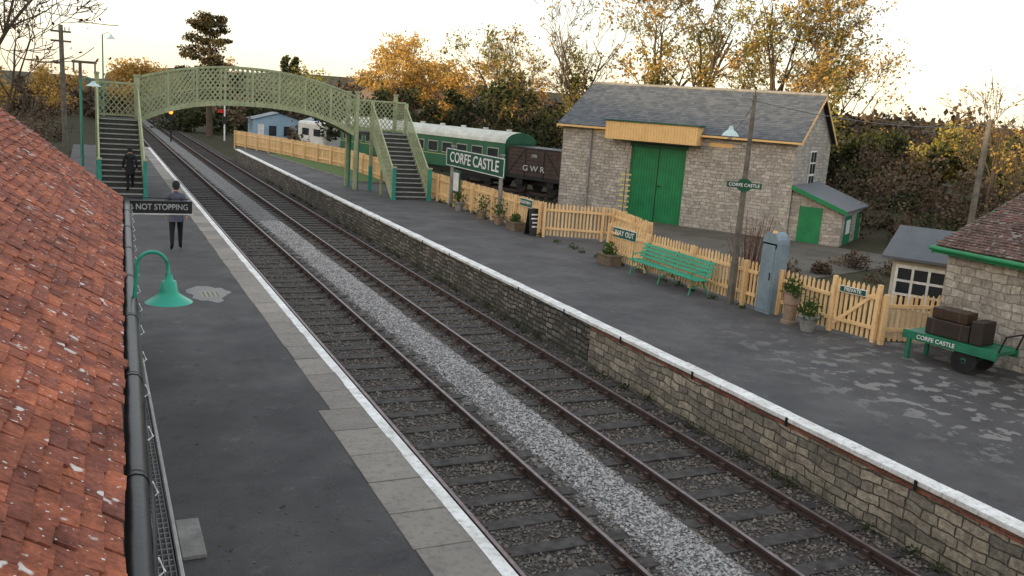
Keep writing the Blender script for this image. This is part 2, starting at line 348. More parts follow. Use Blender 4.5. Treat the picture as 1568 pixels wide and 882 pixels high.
mb.box(.43,.67,5,15.8,.004,.03,BLACK)
mb.tube([(.71,5,.05),(.71,15.9,.05)],.025,M('pale_kerb',(.4,.4,.37)),6)
mb.obj('wire_mesh_guard')
mb=MB(); mb.box(.74,.98,8.75,9.6,0,.05,GREY); mb.obj('concrete_slab',bevel=.01)
# wall lamp
SHG=M('enamel_green',(.02,.31,.20),(.018,.25,.165),2,.3,.0,dirt=.15)
WL=group('wall_lamp',(.64,9.2,2.6)); mb=MB()
def arc(c,r,a0,a1,n,X=(1,0,0),Z=(0,0,1)):
    return [Vector(c)+Vector(X)*r*cos(a)+Vector(Z)*r*sin(a) for a in np.linspace(a0,a1,n)]
pts=[(.34,9.2,2.40),(.34,9.2,2.6),(.37,9.2,2.9)]+[tuple(q) for q in arc((.51,9.2,2.95),.14,pi,0.15,9)]+[(.66,9.2,2.86)]
mb.tube(pts,.018,SHG,10); mb.tube([(.18,9.2,2.45),(.34,9.2,2.45)],.02,SHG,8)
mb.obj('bracket',parent=WL,smooth=True)
mb=MB(); mb.tube([(.66,9.2,2.87),(.66,9.2,2.80),(.66,9.2,2.795),(.66,9.2,2.70),(.66,9.2,2.66),(.66,9.2,2.61),(.66,9.2,2.585)],[.03,.045,.07,.085,.11,.19,.225],SHG,28,cap=False)
mb.tube([(.66,9.2,2.60),(.66,9.2,2.585)],[.10,.18],WHITE,20); mb.obj('shade',parent=WL,smooth=True)
FADE=M('faded_letter',(.45,.45,.44))
NS=group('not_stopping_sign',(1.1,17.4,2.4)); mb=MB(); mb.box(.60,1.66,17.4,17.43,2.37,2.60,BLACK); mb.box(.58,1.68,17.405,17.428,2.345,2.37,WHITE);mb.tube([(.3,17.42,2.66),(1.6,17.42,2.64)],.012,BLACK,6); mb.obj('board',parent=NS,bevel=.004)
text('NOT STOPPING',.15,FADE,(1.14,17.39,2.485),(1,0,0),(0,0,1),NS,sx=.84)
# ------------------------------------------------------------------ footbridge
FB=group('footbridge',(7,46,0))
def top(x): u=(x-6.9)/5.3; return 5.72-.95*abs(u)**2.1
def bot(x): u=(x-7.0)/5.2; return 4.02-1.15*abs(u)**2.6
YA,YB=45.4,47.0; XA,XB=2.0,12.2
TREAD=M('tread',(.07,.068,.062),None,6,.9,.2)
mb=MB(); n=40; X=np.linspace(XA,XB,n)
for Y in (YA,YB):
    for i in range(n-1):
        a,b_=X[i],X[i+1]
        mb.bar((a,Y,top(a)),(b_+.01,Y,top(b_)),.10,.12,OLIVE); mb.bar((a,Y,bot(a)),(b_+.01,Y,bot(b_)),.22,.14,OLIVE)
        mb.bar((a,Y,(top(a)*.42+bot(a)*.58)),(b_+.01,Y,(top(b_)*.42+bot(b_)*.58)),.035,.03,OLIVE)
    for x in np.linspace(XA,XB,9): mb.box(x-.05,x+.05,Y-.05,Y+.05,bot(x),top(x),OLIVE)
    for x in np.arange(XA-1.2,XB,.23):
        for s in (0,1):
            x0,x1=(x,x+1.3) if s==0 else (x+1.3,x)
            def P(t): return x0+(x1-x0)*t
            ts=[t for t in np.linspace(0,1,14) if XA<=P(t)<=XB]
            if len(ts)<2: continue
            t0,t1=ts[0],ts[-1]
            zz=lambda t:(bot(P(t))*(1-t)+top(P(t))*t)
            mb.bar((P(t0),Y+(.012 if s else -.012),zz(t0)),(P(t1),Y+(.012 if s else -.012),zz(t1)),.05,.012,OLIVE)
mb.obj('span_girders',parent=FB)
mb=MB()
for i in range(n-1):
    a,b_=X[i],X[i+1]; mb.hexa([(a,YA,bot(a)+.02),(b_,YA,bot(b_)+.02),(b_,YB,bot(b_)+.02),(a,YB,bot(a)+.02),(a,YA,bot(a)+.10),(b_,YA,bot(b_)+.10),(b_,YB,bot(b_)+.10),(a,YB,bot(a)+.10)],TREAD)
for x0,x1 in ((.2,2.0),(12.2,14.9)): mb.box(x0,x1,YA-.1,YB,2.86,3.0,TREAD)
mb.obj('deck',parent=FB)
def lattice(mb,a,b,h,sp=.2,side=(0,1,0),off=0):
    a=Vector(a);b=Vector(b);L=(b-a).length;n=max(1,int(L/sp));dt=h*.8/L
    for i in range(-int(dt*n)-1,n+1):
        for s in (0,1):
            t0=i/n;t1=t0+dt
            q0,q1=(0.,1.) if s==0 else (1.,0.)
            c0,c1=t0,t1; z0,z1=q0,q1
            if c1<=0 or c0>=1: continue
            if c0<0: z0=z0+(z1-z0)*(0-c0)/(c1-c0); c0=0
            if c1>1: z1=z0+(z1-z0)*(1-c0)/(c1-c0); c1=1
            if c1-c0<.01: continue
            o=Vector(side)*(.01 if s else -.01)
            mb.bar(a.lerp(b,c0)+Vector((0,0,z0*h))+o,a.lerp(b,c1)+Vector((0,0,z1*h))+o,.04,.01,OLIVE,side)
    for z in (0,h): mb.bar(a+Vector((0,0,z)),b+Vector((0,0,z)),.09,.06,OLIVE,side)
def stair(x0,x1,y0,y1,z1,name):
    mb=MB(); ns=15
    for i in range(ns):
        ya=y0+(y1-y0)*i/ns; yb=y0+(y1-y0)*(i+1)/ns; z=z1*(i+1)/ns
        mb.box(x0+.05,x1-.05,ya-.03,yb,z-.05,z,TREAD); mb.box(x0+.06,x1-.06,ya-.036,ya-.012,z-.045,z+.004,M('nosing',(.38,.38,.35)))
        mb.box(x0+.05,x1-.05,ya+.0,ya+.02,z-z1/ns,z-.05,TREAD)
    mb.obj(name+'_treads',parent=FB)
    mb=MB()
    for x in (x0,x1):
        mb.bar((x,y0,.05),(x,y1,z1-.05),.32,.05,OLIVE,(1,0,0))
        lattice(mb,(x,y0,.25),(x,y1,z1+.2),1.15,.2,(1,0,0))
        mb.box(x-.075,x+.075,y0-.2,y0-.05,.0,1.55,TEAL); mb.box(x-.1,x+.1,y0-.225,y0-.025,1.55,1.62,OLIVE); mb.box(x-.1,x+.1,y0-.225,y0-.025,0,.12,TEAL)
        mb.box(x-.08,x+.08,y1,y1+.16,1.3,z1+1.6,OLIVE); mb.box(x-.08,x+.08,y1,y1+.16,0,1.3,TEAL)
        mb.box(x-.05,x+.05,(y0+y1)/2,(y0+y1)/2+.1,0,z1/2,OLIVE)
    mb.obj(name+'_balustrade',parent=FB)
stair(.25,1.95,39.6,45.1,3.0,'left_stair'); stair(13.05,14.85,41.2,45.1,3.0,'right_stair')
mb=MB()
for x0,x1 in ((.25,1.95),(12.3,14.85)):
    lattice(mb,(x0,YB,3.1),(x1,YB,3.1),1.5,.22)
    lattice(mb,(x0 if x0<5 else x1,YA,3.1),(x0 if x0<5 else x1,YB,3.1),1.5,.22,(1,0,0))
    for x in (x0,x1):
        mb.box(x-.09,x+.09,YB-.02,YB+.16,0,4.95,OLIVE); mb.box(x-.12,x+.12,YB-.05,YB+.19,4.95,5.03,OLIVE)
lattice(mb,(12.3,YA-.0,3.1),(13.05,YA,3.1),1.5,.22)
for x in (1.95,12.3,.25): mb.box(x-.09,x+.09,YA-.12,YA+.06,0,4.95,OLIVE); mb.box(x-.12,x+.12,YA-.15,YA+.09,4.95,5.03,OLIVE)
for x,y in ((12.45,45.6),(12.4,47.05)): mb.tube([(x,y,0),(x,y,2.9)],.09,TEAL,10)
mb.obj('landings',parent=FB)
# ------------------------------------------------------------------ fences
def fence(p0,p1,h=1.2,name='picket_fence',z=.03,sp=.135,parent=None,gate=False):
    p0=Vector((*p0,z));p1=Vector((*p1,z));d=p1-p0;L=d.length;u=d/L;nrm=Vector((-u.y,u.x,0)); mb=MB()
    n=int(L/sp)
    def bx(s0,s1,n0,n1,z0,z1,t=.5,dz=0):
        c=[(s0,n0),(s1,n0),(s1,n1),(s0,n1)]
        mb.hexa([p0+u*a+nrm*b+Vector((0,0,z0)) for a,b in c]+[p0+u*a+nrm*b+Vector((0,0,z1)) for a,b in c],ORANGE,t)
    for i in range(n+1):
        s=i*L/max(n,1)+random.uniform(-.010,.010); hh=h+random.uniform(-.025,.02); t=random.random()*.9+.05; w=.036
        bx(s-w,s+w,-.01,.012,.06,hh-.05,t)
        q=[p0+u*(s-w)+nrm*.012+Vector((0,0,hh-.05)),p0+u*(s+w)+nrm*.012+Vector((0,0,hh-.05)),p0+u*s+nrm*.012+Vector((0,0,hh+.02))]
        r=[a-nrm*.022 for a in q]; mb.poly(q,ORANGE,t); mb.poly(r[::-1],ORANGE,t)
        for a,b in ((0,2),(1,2)): mb.poly([q[a],q[b],r[b],r[a]],ORANGE,t)
    for zz in (.3,h-.3): bx(0,L,-.06,-.011,zz,zz+.08,.4)
    if not gate:
        for i in range(int(L/2.2)+1):
            s=min(i*2.2,L); bx(s-.05,s+.05,-.16,-.061,-.2,h+.02,.6)
    return mb.obj(name,parent=parent)
for a,b_,h in [((15.35,43.2),(15.45,30.0),1.3),((15.5,29.9),(17.8,28.7),1.3),((17.85,28.6),(17.0,24.9),1.25),((16.95,24.85),(15.45,25.0),1.25),((15.45,24.9),(15.7,17.9),1.2),((15.9,17.2),(15.95,15.6),1.15),((16.25,14.3),(17.6,13.95),1.15),
    ((15.3,58.8),(15.3,47.5),1.3),((13.1,69.5),(15.3,58.9),1.3),((10.9,78),(13.1,69.6),1.3)]: fence(a,b_,h)
GT=group('picket_gate',(16.1,15,0))
fence((16.0,15.45),(16.2,14.45),1.3,'gate_pickets',parent=GT,sp=.12,gate=True)
mb=MB(); mb.bar((15.97,15.45,.25),(16.17,14.5,1.15),.08,.03,ORANGE,(1,.2,0)); mb.box(15.93,16.02,15.5,15.59,0,1.38,ORANGE); mb.box(16.15,16.24,14.35,14.44,0,1.38,ORANGE); mb.obj('gate_frame',parent=GT)
# ------------------------------------------------------------------ station nameboard
NB=group('station_nameboard',(15.3,36.4,0)); mb=MB()
for y in (39.2,33.6): mb.box(15.2,15.32,y-.07,y+.07,0,2.78,GREY); mb.box(15.17,15.35,y-.1,y+.1,2.78,2.85,GREY)
mb.box(15.1,15.16,33.0,39.6,1.93,2.72,DKGREEN); mb.obj('posts_and_board',parent=NB,bevel=.008)
mb=MB()
for z in (1.93,2.68): mb.box(15.085,15.1,33.0,39.6,z,z+.03,WHITE)
for y in (33.0,39.56): mb.box(15.085,15.1,y,y+.04,1.97,2.68,WHITE)
mb.obj('border',parent=NB)
text('CORFE CASTLE',.66,WHITE,(15.08,36.3,2.32),(0,-1,0),(0,0,1),NB,sx=1.25)
mb=MB(); mb.box(15.22,15.27,38.1,38.9,.7,1.75,DKGREEN); mb.box(15.20,15.22,38.18,38.82,.8,1.65,WHITE); mb.box(15.22,15.3,38.14,38.22,0,.7,DKGREEN); mb.box(15.22,15.3,38.8,38.88,0,.7,DKGREEN); mb.obj('poster_board')
def smallsign(txt,c,w,h,right,name,size):
    g=group(name,c); r=Vector(right).normalized(); nn=r.cross(Vector((0,0,1))); C=Vector(c); mb=MB()
    def bx(w,h,d0,d1,m): mb.hexa([C+r*a*w/2+Vector((0,0,b*h/2))+nn*d0 for a,b in((-1,-1),(1,-1),(1,1),(-1,1))]+[C+r*a*w/2+Vector((0,0,b*h/2))+nn*d1 for a,b in((-1,-1),(1,-1),(1,1),(-1,1))],m)
    bx(w,h,-.02,0,WHITE); bx(w-.03,h-.03,0,.006,DKGREEN); mb.obj('board',parent=g)
    text(txt,size,WHITE,C+nn*.012,r,(0,0,1),g)
smallsign('WAY OUT',(15.42,24.1,1.02),1.35,.32,(0.02,-1,0),'way_out_sign',.24)
smallsign('PLATFORM 1',(15.36,31.3,1.15),1.1,.3,(0,-1,0),'platform_sign',.17)
smallsign('PRIVATE',(16.0,15.0,1.12),.7,.15,(.2,-1,0),'private_sign',.12)
mb=MB()
for s in (-1,1):
    mb.hexa([(15.0,30.3+s*.25-.015,0.03),(15.5,30.3+s*.25-.015,.03),(15.5,30.3+s*.25+.015,.03),(15.0,30.3+s*.25+.015,.03),(15.0,30.3+s*.03-.015,1.05),(15.5,30.3+s*.03-.015,1.05),(15.5,30.3+s*.03+.015,1.05),(15.0,30.3+s*.03+.015,1.05)],BLACK)
for z,w in ((.8,.3),(.65,.35),(.5,.25),(.35,.3)): mb.hexa([(15.25-w/2,30.3-.25+.22*(z/1.05)-.03,z),(15.25+w/2,30.3-.25+.22*(z/1.05)-.03,z),(15.25+w/2,30.3-.25+.22*(z/1.05)-.02,z),(15.25-w/2,30.3-.25+.22*(z/1.05)-.02,z),(15.25-w/2,30.3-.25+.22*(z/1.05)-.02,z+.05),(15.25+w/2,30.3-.25+.22*(z/1.05)-.02,z+.05),(15.25+w/2,30.3-.24+.22*(z/1.05)-.01,z+.05),(15.25-w/2,30.3-.24+.22*(z/1.05)-.01,z+.05)],WHITE)
mb.obj('chalkboard_sign')
# ------------------------------------------------------------------ lamp post, cabinet, bench
LP=group('lamp_post',(15.35,18.5,0)); mb=MB(); mb.box(15.27,15.43,18.42,18.58,0,1.2,WOODG); mb.hexa([(15.28,18.43,1.2),(15.42,18.43,1.2),(15.42,18.57,1.2),(15.28,18.57,1.2),(15.31,18.46,5.5),(15.39,18.46,5.5),(15.39,18.54,5.5),(15.31,18.54,5.5)],WOODG); mb.obj('column',parent=LP,bevel=.02)
mb=MB(); mb.tube([(15.35,18.5,4.75),(15.2,18.6,4.85),(15.0,18.75,4.82),(14.95,18.8,4.65)],.022,GREY,8); mb.tube([(15.35,18.5,4.5),(15.1,18.67,4.82)],.014,GREY,6)
mb.tube([(14.95,18.8,4.68),(14.95,18.8,4.58),(14.95,18.8,4.50),(14.95,18.8,4.42)],[.04,.07,.17,.22],M('enamel_pale',(.35,.5,.5),(.5,.6,.6),2,.3,0),20,cap=False); mb.tube([(14.95,18.8,4.5),(14.95,18.8,4.38),(14.95,18.8,4.34)],[.07,.08,.03],M('bulb_glass',(.75,.78,.78),None,1,.2,0),10)
mb.tube([(15.35,18.5,5.3),(15.35,18.5,5.7)],.012,BLACK,6); mb.box(15.1,15.6,18.48,18.52,5.35,5.4,GREY)
mb.obj('lamp_head',parent=LP,smooth=False)
mb=MB(); nrm=Vector((-.64,-.77,0)); rr=Vector((.77,-.64,0)); C=Vector((15.35,18.5,3.2))+nrm*.14
mb.hexa([C+rr*a*.44+Vector((0,0,b*.075))+nrm*c for c in (0,.02) for a,b in((-1,-1),(1,-1),(1,1),(-1,1))],DKGREEN)
ring=[C+rr*.2*cos(a)+Vector((0,0,.17*sin(a)))+nrm*-.005 for a in np.linspace(0,2*pi,24)[:-1]]; mb.poly(ring,DKGREEN); mb.poly([q+nrm*.021 for q in ring],DKGREEN)
mb.obj('totem',parent=LP); text('CORFE CASTLE',.115,WHITE,C+nrm*.03,rr,(0,0,1),LP)
CB=M('cabinet_blue',(.20,.255,.285),(.15,.20,.23),2,.55,.05,dirt=.3)
mb=MB(); mb.box(15.55,15.95,17.2,17.75,0,1.85,CB); mb.tube([(15.55,17.475,1.85),(15.95,17.475,1.85)],.27,CB,16); mb.box(15.53,15.55,17.25,17.7,.1,1.8,CB); mb.box(15.51,15.53,17.3,17.34,.9,1.1,BLACK)
mb.tube([(15.6,17.4,2.1),(15.6,17.4,2.16)],.06,ORANGE,8); mb.obj('telephone_cabinet',bevel=.012)
BN=group('park_bench',(15.1,21,0)); mb=MB(); y0,y1=19.3,22.8; BG=M('bench_green',(.03,.31,.18),(.025,.24,.14),3,.5,.05,dirt=.2)
for k in range(5): mb.box(14.78+k*.09,14.85+k*.09,y0,y1,.47,.495,BG)
for k in range(4):
    x=15.22+k*.035; z=.56+k*.11; mb.hexa([(x,y0,z),(x+.025,y0,z),(x+.025,y1,z),(x,y1,z),(x+.025,y0,z+.075),(x+.05,y0,z+.075),(x+.05,y1,z+.075),(x+.025,y1,z+.075)],BG)
mb.obj('slats',parent=BN)
mb=MB()
for y in (19.55,21.05,22.55):
    mb.tube([(14.75,y,.03),(14.8,y,.2),(14.82,y,.44),(15.2,y,.45),(15.27,y,.62),(15.40,y,1.0)],.022,BG,7)
    mb.tube([(15.42,y,.03),(15.3,y,.22),(15.18,y,.44)],.022,BG,7); mb.tube([(14.8,y,.2),(15.05,y,.33),(15.3,y,.22)],.014,BG,6)
    if y!=21.05: mb.tube([(14.82,y,.45),(14.78,y,.6),(14.85,y,.69),(15.05,y,.70),(15.3,y,.68)],.018,BG,7)
mb.obj('iron_frame',parent=BN,smooth=True)
# ------------------------------------------------------------------ goods shed
SH=frame((31.1,33.9),-34); L=12.9; W=7.5; sd=(sin(radians(-34)),cos(radians(-34))); sp_=(cos(radians(-34)),-sin(radians(-34)))
SC=((.50,.46,.41),(.32,.295,.26),(.29,.27,.24))
SST=stone('shed_stone',sd,.44,.17,*SC,.07,.35,.012,0,.6)
SST2=stone('shed_stone_side',sp_,.44,.17,*SC,.07,.35,.012,0,.6)
GS=group('goods_shed',(28,41,-.7)); mb=MB(); z0=-.8; ez=4.2; rz=6.4
for a,b_,za,zb in ((0,5.6,z0,ez),(8.7,L,z0,ez),(5.6,8.7,3.25,ez)): mb.box(a,b_,0,.5,za,zb,SST,SH)
mb.box(0,L,W-.5,W,z0,ez,SST,SH)
mb.obj('walls',parent=GS)
mb=MB()
for l0,l1 in ((0.001,.5),(L-.5,L-.001)):
    mb.poly([SH(l1 if l0>1 else l0,w,h) for w,h in ((0,z0),(W,z0),(W,ez),(W/2,rz-.05),(0,ez))],SST2)
mb.obj('gable_walls',parent=GS)
mb=MB()
sl=atan2(rz-ez,W/2); slen=hypot(rz-ez,W/2)+.42
d3=Vector((sd[0],sd[1],0)); r3=Vector((sp_[0],sp_[1],0)); vv=(r3*cos(sl)+Vector((0,0,sin(sl))))
o=Vector(SH(-.25,-.33,ez-.12)); mb.hexa([o,o+d3*(L+.5),o+d3*(L+.5)+vv*slen,o+vv*slen]+[q+Vector((0,0,.05)) for q in (o,o+d3*(L+.5),o+d3*(L+.5)+vv*slen,o+vv*slen)],SLATE)
tiles(mb,o+Vector((0,0,.06)),d3,vv,int((L+.35)/.28),int(slen/.2),.28,.2,SLATE,.012,.004)
o2=Vector(SH(-.25,W+.33,ez-.12)); v2=(-r3*cos(sl)+Vector((0,0,sin(sl)))); mb.hexa([o2,o2+d3*(L+.5),o2+d3*(L+.5)+v2*slen,o2+v2*slen]+[q+Vector((0,0,.07)) for q in (o2,o2+d3*(L+.5),o2+d3*(L+.5)+v2*slen,o2+v2*slen)],SLATE)
mb.obj('roof',parent=GS)
mb=MB(); rt=o+vv*slen+Vector((0,0,.06)); mb.tube([rt-d3*.02,rt+d3*(L+.52)],.09,GREY,8)
mb.obj('ridge',parent=GS)
mb=MB()
for side,oo,v_ in ((0,o,vv),(1,o2,v2)):
    for e_ in (-.03,L+.5): q=oo+d3*e_-Vector((0,0,.16)); mb.hexa([q,q+d3*.03,q+d3*.03+v_*slen,q+v_*slen]+[k+Vector((0,0,.17)) for k in (q,q+d3*.03,q+d3*.03+v_*slen,q+v_*slen)],YELL)
g0=o-Vector((0,0,.03)); mb.bar(g0-r3*.04,g0+d3*(L+.5)-r3*.04,.1,.1,YELL,(0,0,1)); 
mb.obj('bargeboards',parent=GS)
mb=MB(); mb.box(4.8,9.9,-.95,-.0,3.55,4.48,YELL,SH); mb.box(4.7,10.0,-1.02,-.0,4.48,4.56,DKGREEN,SH)
for l in np.arange(4.9,9.9,.16): mb.box(l,l+.012,-.956,-.951,3.57,4.47,M('board_gap',(.50,.30,.12)),SH)
mb.obj('door_canopy',parent=GS)
mb=MB(); mb.box(5.6,8.7,.16,.22,z0,3.25,GREEN,SH)
for l in np.arange(5.6,8.7,.155): mb.box(l,l+.012,.152,.16,z0,3.24,DKGREEN,SH)
for l in (7.13,): mb.box(l,l+.04,.13,.15,z0,3.24,BLACK,SH)
mb.box(6.9,7.1,.12,.15,1.2,1.25,BLACK,SH); mb.box(5.5,8.8,-.02,.3,3.25,3.45,DKGREEN,SH)
mb.obj('doors',parent=GS)
mb=MB(); mb.tube([SH(11.1,-.08,ez-.2),SH(11.1,-.08,z0)],.05,GREY,8); mb.box(10.2,11,-.03,0,3.85,4.05,YELL,SH); mb.box(3.2,4.4,-.03,0,3.55,3.75,YELL,SH)
mb.box(-.03,.0,3.0,4.2,1.8,3.7,WHITE,SH); 
for w in (3.06,3.65): 
    for h in (1.87,2.5,3.1): mb.box(-.04,-.03,w,w+.5,h,h+.52,DARK,SH)
mb.obj('fittings',parent=GS)
mb=MB(); 
for k in range(8): mb.box(7.9,8.5,-1.6,-1.57,-.2+k*.28,-.12+k*.28,M('pale_yellow',(.6,.55,.2)),SH)
mb.tube([SH(8.2,-1.6,-.8),SH(8.2,-1.6,2.1)],.03,WOODG,6); mb.obj('finger_post')
# lean-to
LT=group('lean_to_store',(32,31,-.7)); mb=MB(); lw=2.5; zt=1.85; zl=.95
mb.poly([SH(-l,.2,z) for l,z in ((0.01,z0),(lw,z0),(lw,zl),(0.01,zt))],SST); mb.poly([SH(-lw,w,z) for w,z in ((.2,z0),(5.5,z0),(5.5,zl),(.2,zl))],SST2); mb.poly([SH(-l,5.5,z) for l,z in ((0.01,z0),(lw,z0),(lw,zl),(0.01,zt))],SST); mb.obj('walls',parent=LT)
mb=MB(); mb.hexa([SH(-l,w,z) for l,w,z in ((0.01,-.1,zt+.1),(lw+.25,-.1,zl+.0),(lw+.25,5.8,zl+.0),(0.01,5.8,zt+.1),(0.01,-.1,zt+.18),(lw+.25,-.1,zl+.08),(lw+.25,5.8,zl+.08),(0.01,5.8,zt+.18))],SLATE,.6)
mb.hexa([SH(-l,w,z) for l,w,z in ((0.01,-.14,zt-.02),(lw+.25,-.14,zl-.12),(lw+.25,-.1,zl-.12),(0.01,-.1,zt-.02),(0.01,-.14,zt+.2),(lw+.25,-.14,zl+.1),(lw+.25,-.1,zl+.1),(0.01,-.1,zt+.2))],GREEN)
mb.box(-1.55,-.45,.15,.2,z0,1.05,GREEN,SH)
mb.box(-lw-.03,-lw,1.0,2.6,z0,.7,GREEN,SH); mb.box(-lw-.04,-lw-.03,1.3,2.3,-.2,.5,WHITE,SH); mb.box(-lw-.035,-lw,4,5,z0,.7,GREEN,SH)
mb.obj('roof_and_door',parent=LT)
# ------------------------------------------------------------------ rolling stock
CGREEN=M('coach_green',(.02,.115,.055),(.02,.085,.045),1,.4,.0,dirt=.25); CROOF=M('coach_roof',(.52,.53,.47),(.38,.39,.34),1.5,.6,.1,dirt=.3)
RC=group('railway_carriage',(22,63,-.5)); fr=frame((24.3,53.2,-.5),-17.5); mb=MB(); CL=20; 
mb.box(0,CL,-.0,2.7,.95,3.0,CGREEN,fr); mb.box(.1,CL-.1,.2,2.5,.6,.95,BLACK,fr)
n=10
for i in range(n):
    a0=pi*i/n;a1=pi*(i+1)/n; w0,w1=1.35-1.4*cos(a0),1.35-1.4*cos(a1);h0,h1=3.0+.72*sin(a0),3.0+.72*sin(a1)
    mb.poly([fr(-.05,w0,h0),fr(CL+.05,w0,h0),fr(CL+.05,w1,h1),fr(-.05,w1,h1)],CROOF)
mb.poly([fr(-.05,1.35-1.4*cos(pi*i/n),3.0+.72*sin(pi*i/n)) for i in range(n+1)],CGREEN)
for l in np.arange(1.2,CL-1,2.4): mb.tube([fr(l,1.35,3.65),fr(l,1.35,3.85)],.2,CROOF,8)
mb.obj('body',parent=RC)
mb=MB()
for l in np.arange(.6,CL-1.2,1.62):
    mb.box(l,l+1.15,-.02,.0,1.9,2.65,M('window_frame',(.35,.36,.3)),fr); mb.box(l+.06,l+1.09,-.03,-.02,1.96,2.59,DARK,fr)
mb.box(-.02,0,.5,1.1,1.9,2.6,DARK,fr); mb.box(-.02,0,1.6,2.2,1.9,2.6,DARK,fr)
mb.box(0,CL,-.016,-.001,1.74,1.78,M('lining',(.5,.45,.2)),fr)
mb.obj('windows',parent=RC)
mb=MB()
for l in (2,4.5,15.5,18): 
    for w in (.5,2.2): mb.tube([fr(l,w-.06,.46),fr(l,w+.06,.46)],.46,BLACK,18)
for l in (3.2,16.7): mb.box(l-1.6,l+1.6,.3,2.4,.35,.62,BLACK,fr)
mb.obj('bogies',parent=RC)
WB=M('wagon_brown',(.07,.045,.036),(.045,.03,.025),3,.8,.2)
WG=group('open_goods_wagon',(25,51,-.5)); fw=frame((26.0,48.2,-.5),-20); mb=MB(); WLn=4.9
for k in range(7): mb.box(0,WLn,0,.05,1.15+k*.24,1.375+k*.24,WB,fw); mb.box(0,WLn,2.3,2.35,1.15+k*.24,1.375+k*.24,WB,fw); mb.box(0,.05,.05,2.3,1.15+k*.24,1.375+k*.24,WB,fw); mb.box(WLn-.05,WLn,.05,2.3,1.15+k*.24,1.375+k*.24,WB,fw)
mb.box(0,WLn,0,2.35,.9,1.14,BLACK,fw)
for l in (0.02,1.6,WLn-1.68,WLn-.1): mb.box(l,l+.08,-.03,0,1.0,2.85,BLACK,fw)
mb.bar(fw(.1,-.02,1.15),fw(1.6,-.02,2.8),.08,.02,BLACK,(cos(radians(-20)),-sin(radians(-20)),0)); mb.bar(fw(WLn-.1,-.02,1.15),fw(WLn-1.6,-.02,2.8),.08,.02,BLACK,(cos(radians(-20)),-sin(radians(-20)),0))
mb.box(0,WLn,-.04,2.4,2.83,2.9,BLACK,fw)
for l in (1.1,3.8):
    for w in (.4,1.9): mb.tube([fw(l,w-.06,.46),fw(l,w+.06,.46)],.46,BLACK,16)
    mb.box(l-.3,l+.3,.1,.25,.5,.95,BLACK,fw)
mb.box(0,WLn,.8,1.5,.5,.9,BLACK,fw)
mb.obj('wagon_body',parent=WG)
rgt=(-sin(radians(-20)),-cos(radians(-20)),0)
text('G W R',.5,FADE,fw(WLn/2,-.06,1.6),rgt,(0,0,1),WG,sx=1.3); text('2783',.26,FADE,fw(WLn/2,-.06,2.4),rgt,(0,0,1),WG)
mb=MB()
for w in (.62,2.05): 
    a=Vector(fr(-5.0,w,0)); b_=Vector(fr(30,w,0)); mb.bar(a,b_,.07,.12,RUSTRAIL,(0,0,1))
for l in np.arange(-5,30,.8): mb.box(l,l+.25,.0,2.65,-.16,-.06,SLEEPER,fr)
mb.obj('siding_track')
# ------------------------------------------------------------------ right station cottage
HC=((.47,.435,.38),(.29,.265,.23),(.26,.24,.21))
HS=stone('house_stone',yst,.38,.18,*HC,.06,.35,.012,0,.65)
HX=stone('house_stone_x',(1,0),.38,.18,*HC,.06,.35,.012,0,.65)
EZ=2.5; RG=3.85
CT=group('station_cottage',(20,10,0)); mb=MB()
mb.poly([(17.6,-2,0),(17.6,13.9,0),(17.6,13.9,EZ),(17.6,-2,EZ)],HS); mb.poly([(17.6,13.9,-.8),(23.6,13.9,-.8),(23.6,13.9,EZ),(20.6,13.9,RG),(17.6,13.9,EZ)],HX); mb.poly([(23.6,-2,-.8),(23.6,13.9,-.8),(23.6,13.9,EZ),(23.6,-2,EZ)],HS)
mb.obj('walls',parent=CT)
mb=MB(); sl2=atan2(RG-EZ,3.0); v3=Vector((cos(sl2),0,sin(sl2))); tiles(mb,(17.32,3.5,EZ-.13),(0,1,0),v3,62,28,.17,.115,CLAY2,.016,.009); 
mb.poly([(17.3,-2,EZ-.18),(17.3,14.1,EZ-.18),(20.6,14.1,RG-.02),(20.6,-2,RG-.02)],CLAY2); mb.poly([(23.9,-2,EZ-.18),(23.9,14.1,EZ-.18),(20.6,14.1,RG-.02),(20.6,-2,RG-.02)],CLAY2)
mb.obj('roof',parent=CT)
mb=MB(); mb.box(17.27,17.31,-2,14.1,EZ-.3,EZ-.15,GREEN); mb.tube([(17.22,-2,EZ-.2),(17.22,14.1,EZ-.2)],.05,GREEN,8); mb.hexa([(17.3,14.08,EZ-.32),(20.6,14.08,RG-.15),(20.6,14.12,RG-.15),(17.3,14.12,EZ-.32),(17.3,14.08,EZ-.17),(20.6,14.08,RG),(20.6,14.12,RG),(17.3,14.12,EZ-.17)],GREEN)
mb.obj('fascia',parent=CT)
HT=group('garden_hut',(19.9,16.3,-.7)); mb=MB()
fh=frame((20.35,15.85,-.75),-30)
mb.box(0,1.5,0,2.2,0,2.3,M('hut_cream',(.5,.46,.38),None,2,.8,.1),fh); mb.obj('walls',parent=HT)
mb=MB(); mb.hexa([fh(*q) for q in ((-.25,-.3,2.25),(1.75,-.3,2.25),(1.75,1.5,2.95),(-.25,1.5,2.95),(-.25,-.3,2.32),(1.75,-.3,2.32),(1.75,1.5,3.02),(-.25,1.5,3.02))],SLATE,.5); mb.hexa([fh(*q) for q in ((-.25,1.5,2.95),(1.75,1.5,2.95),(1.75,3,2.3),(-.25,3,2.3),(-.25,1.5,3.02),(1.75,1.5,3.02),(1.75,3,2.37),(-.25,3,2.37))],SLATE,.5); mb.obj('roof',parent=HT)
mb=MB(); mb.box(.1,1.4,-.03,0,.9,2.1,WHITE,fh)
for i in range(3):
    for j in range(3): mb.box(.17+i*.41,.51+i*.41,-.04,-.03,.97+j*.37,1.27+j*.37,DARK,fh)
mb.obj('window',parent=HT)
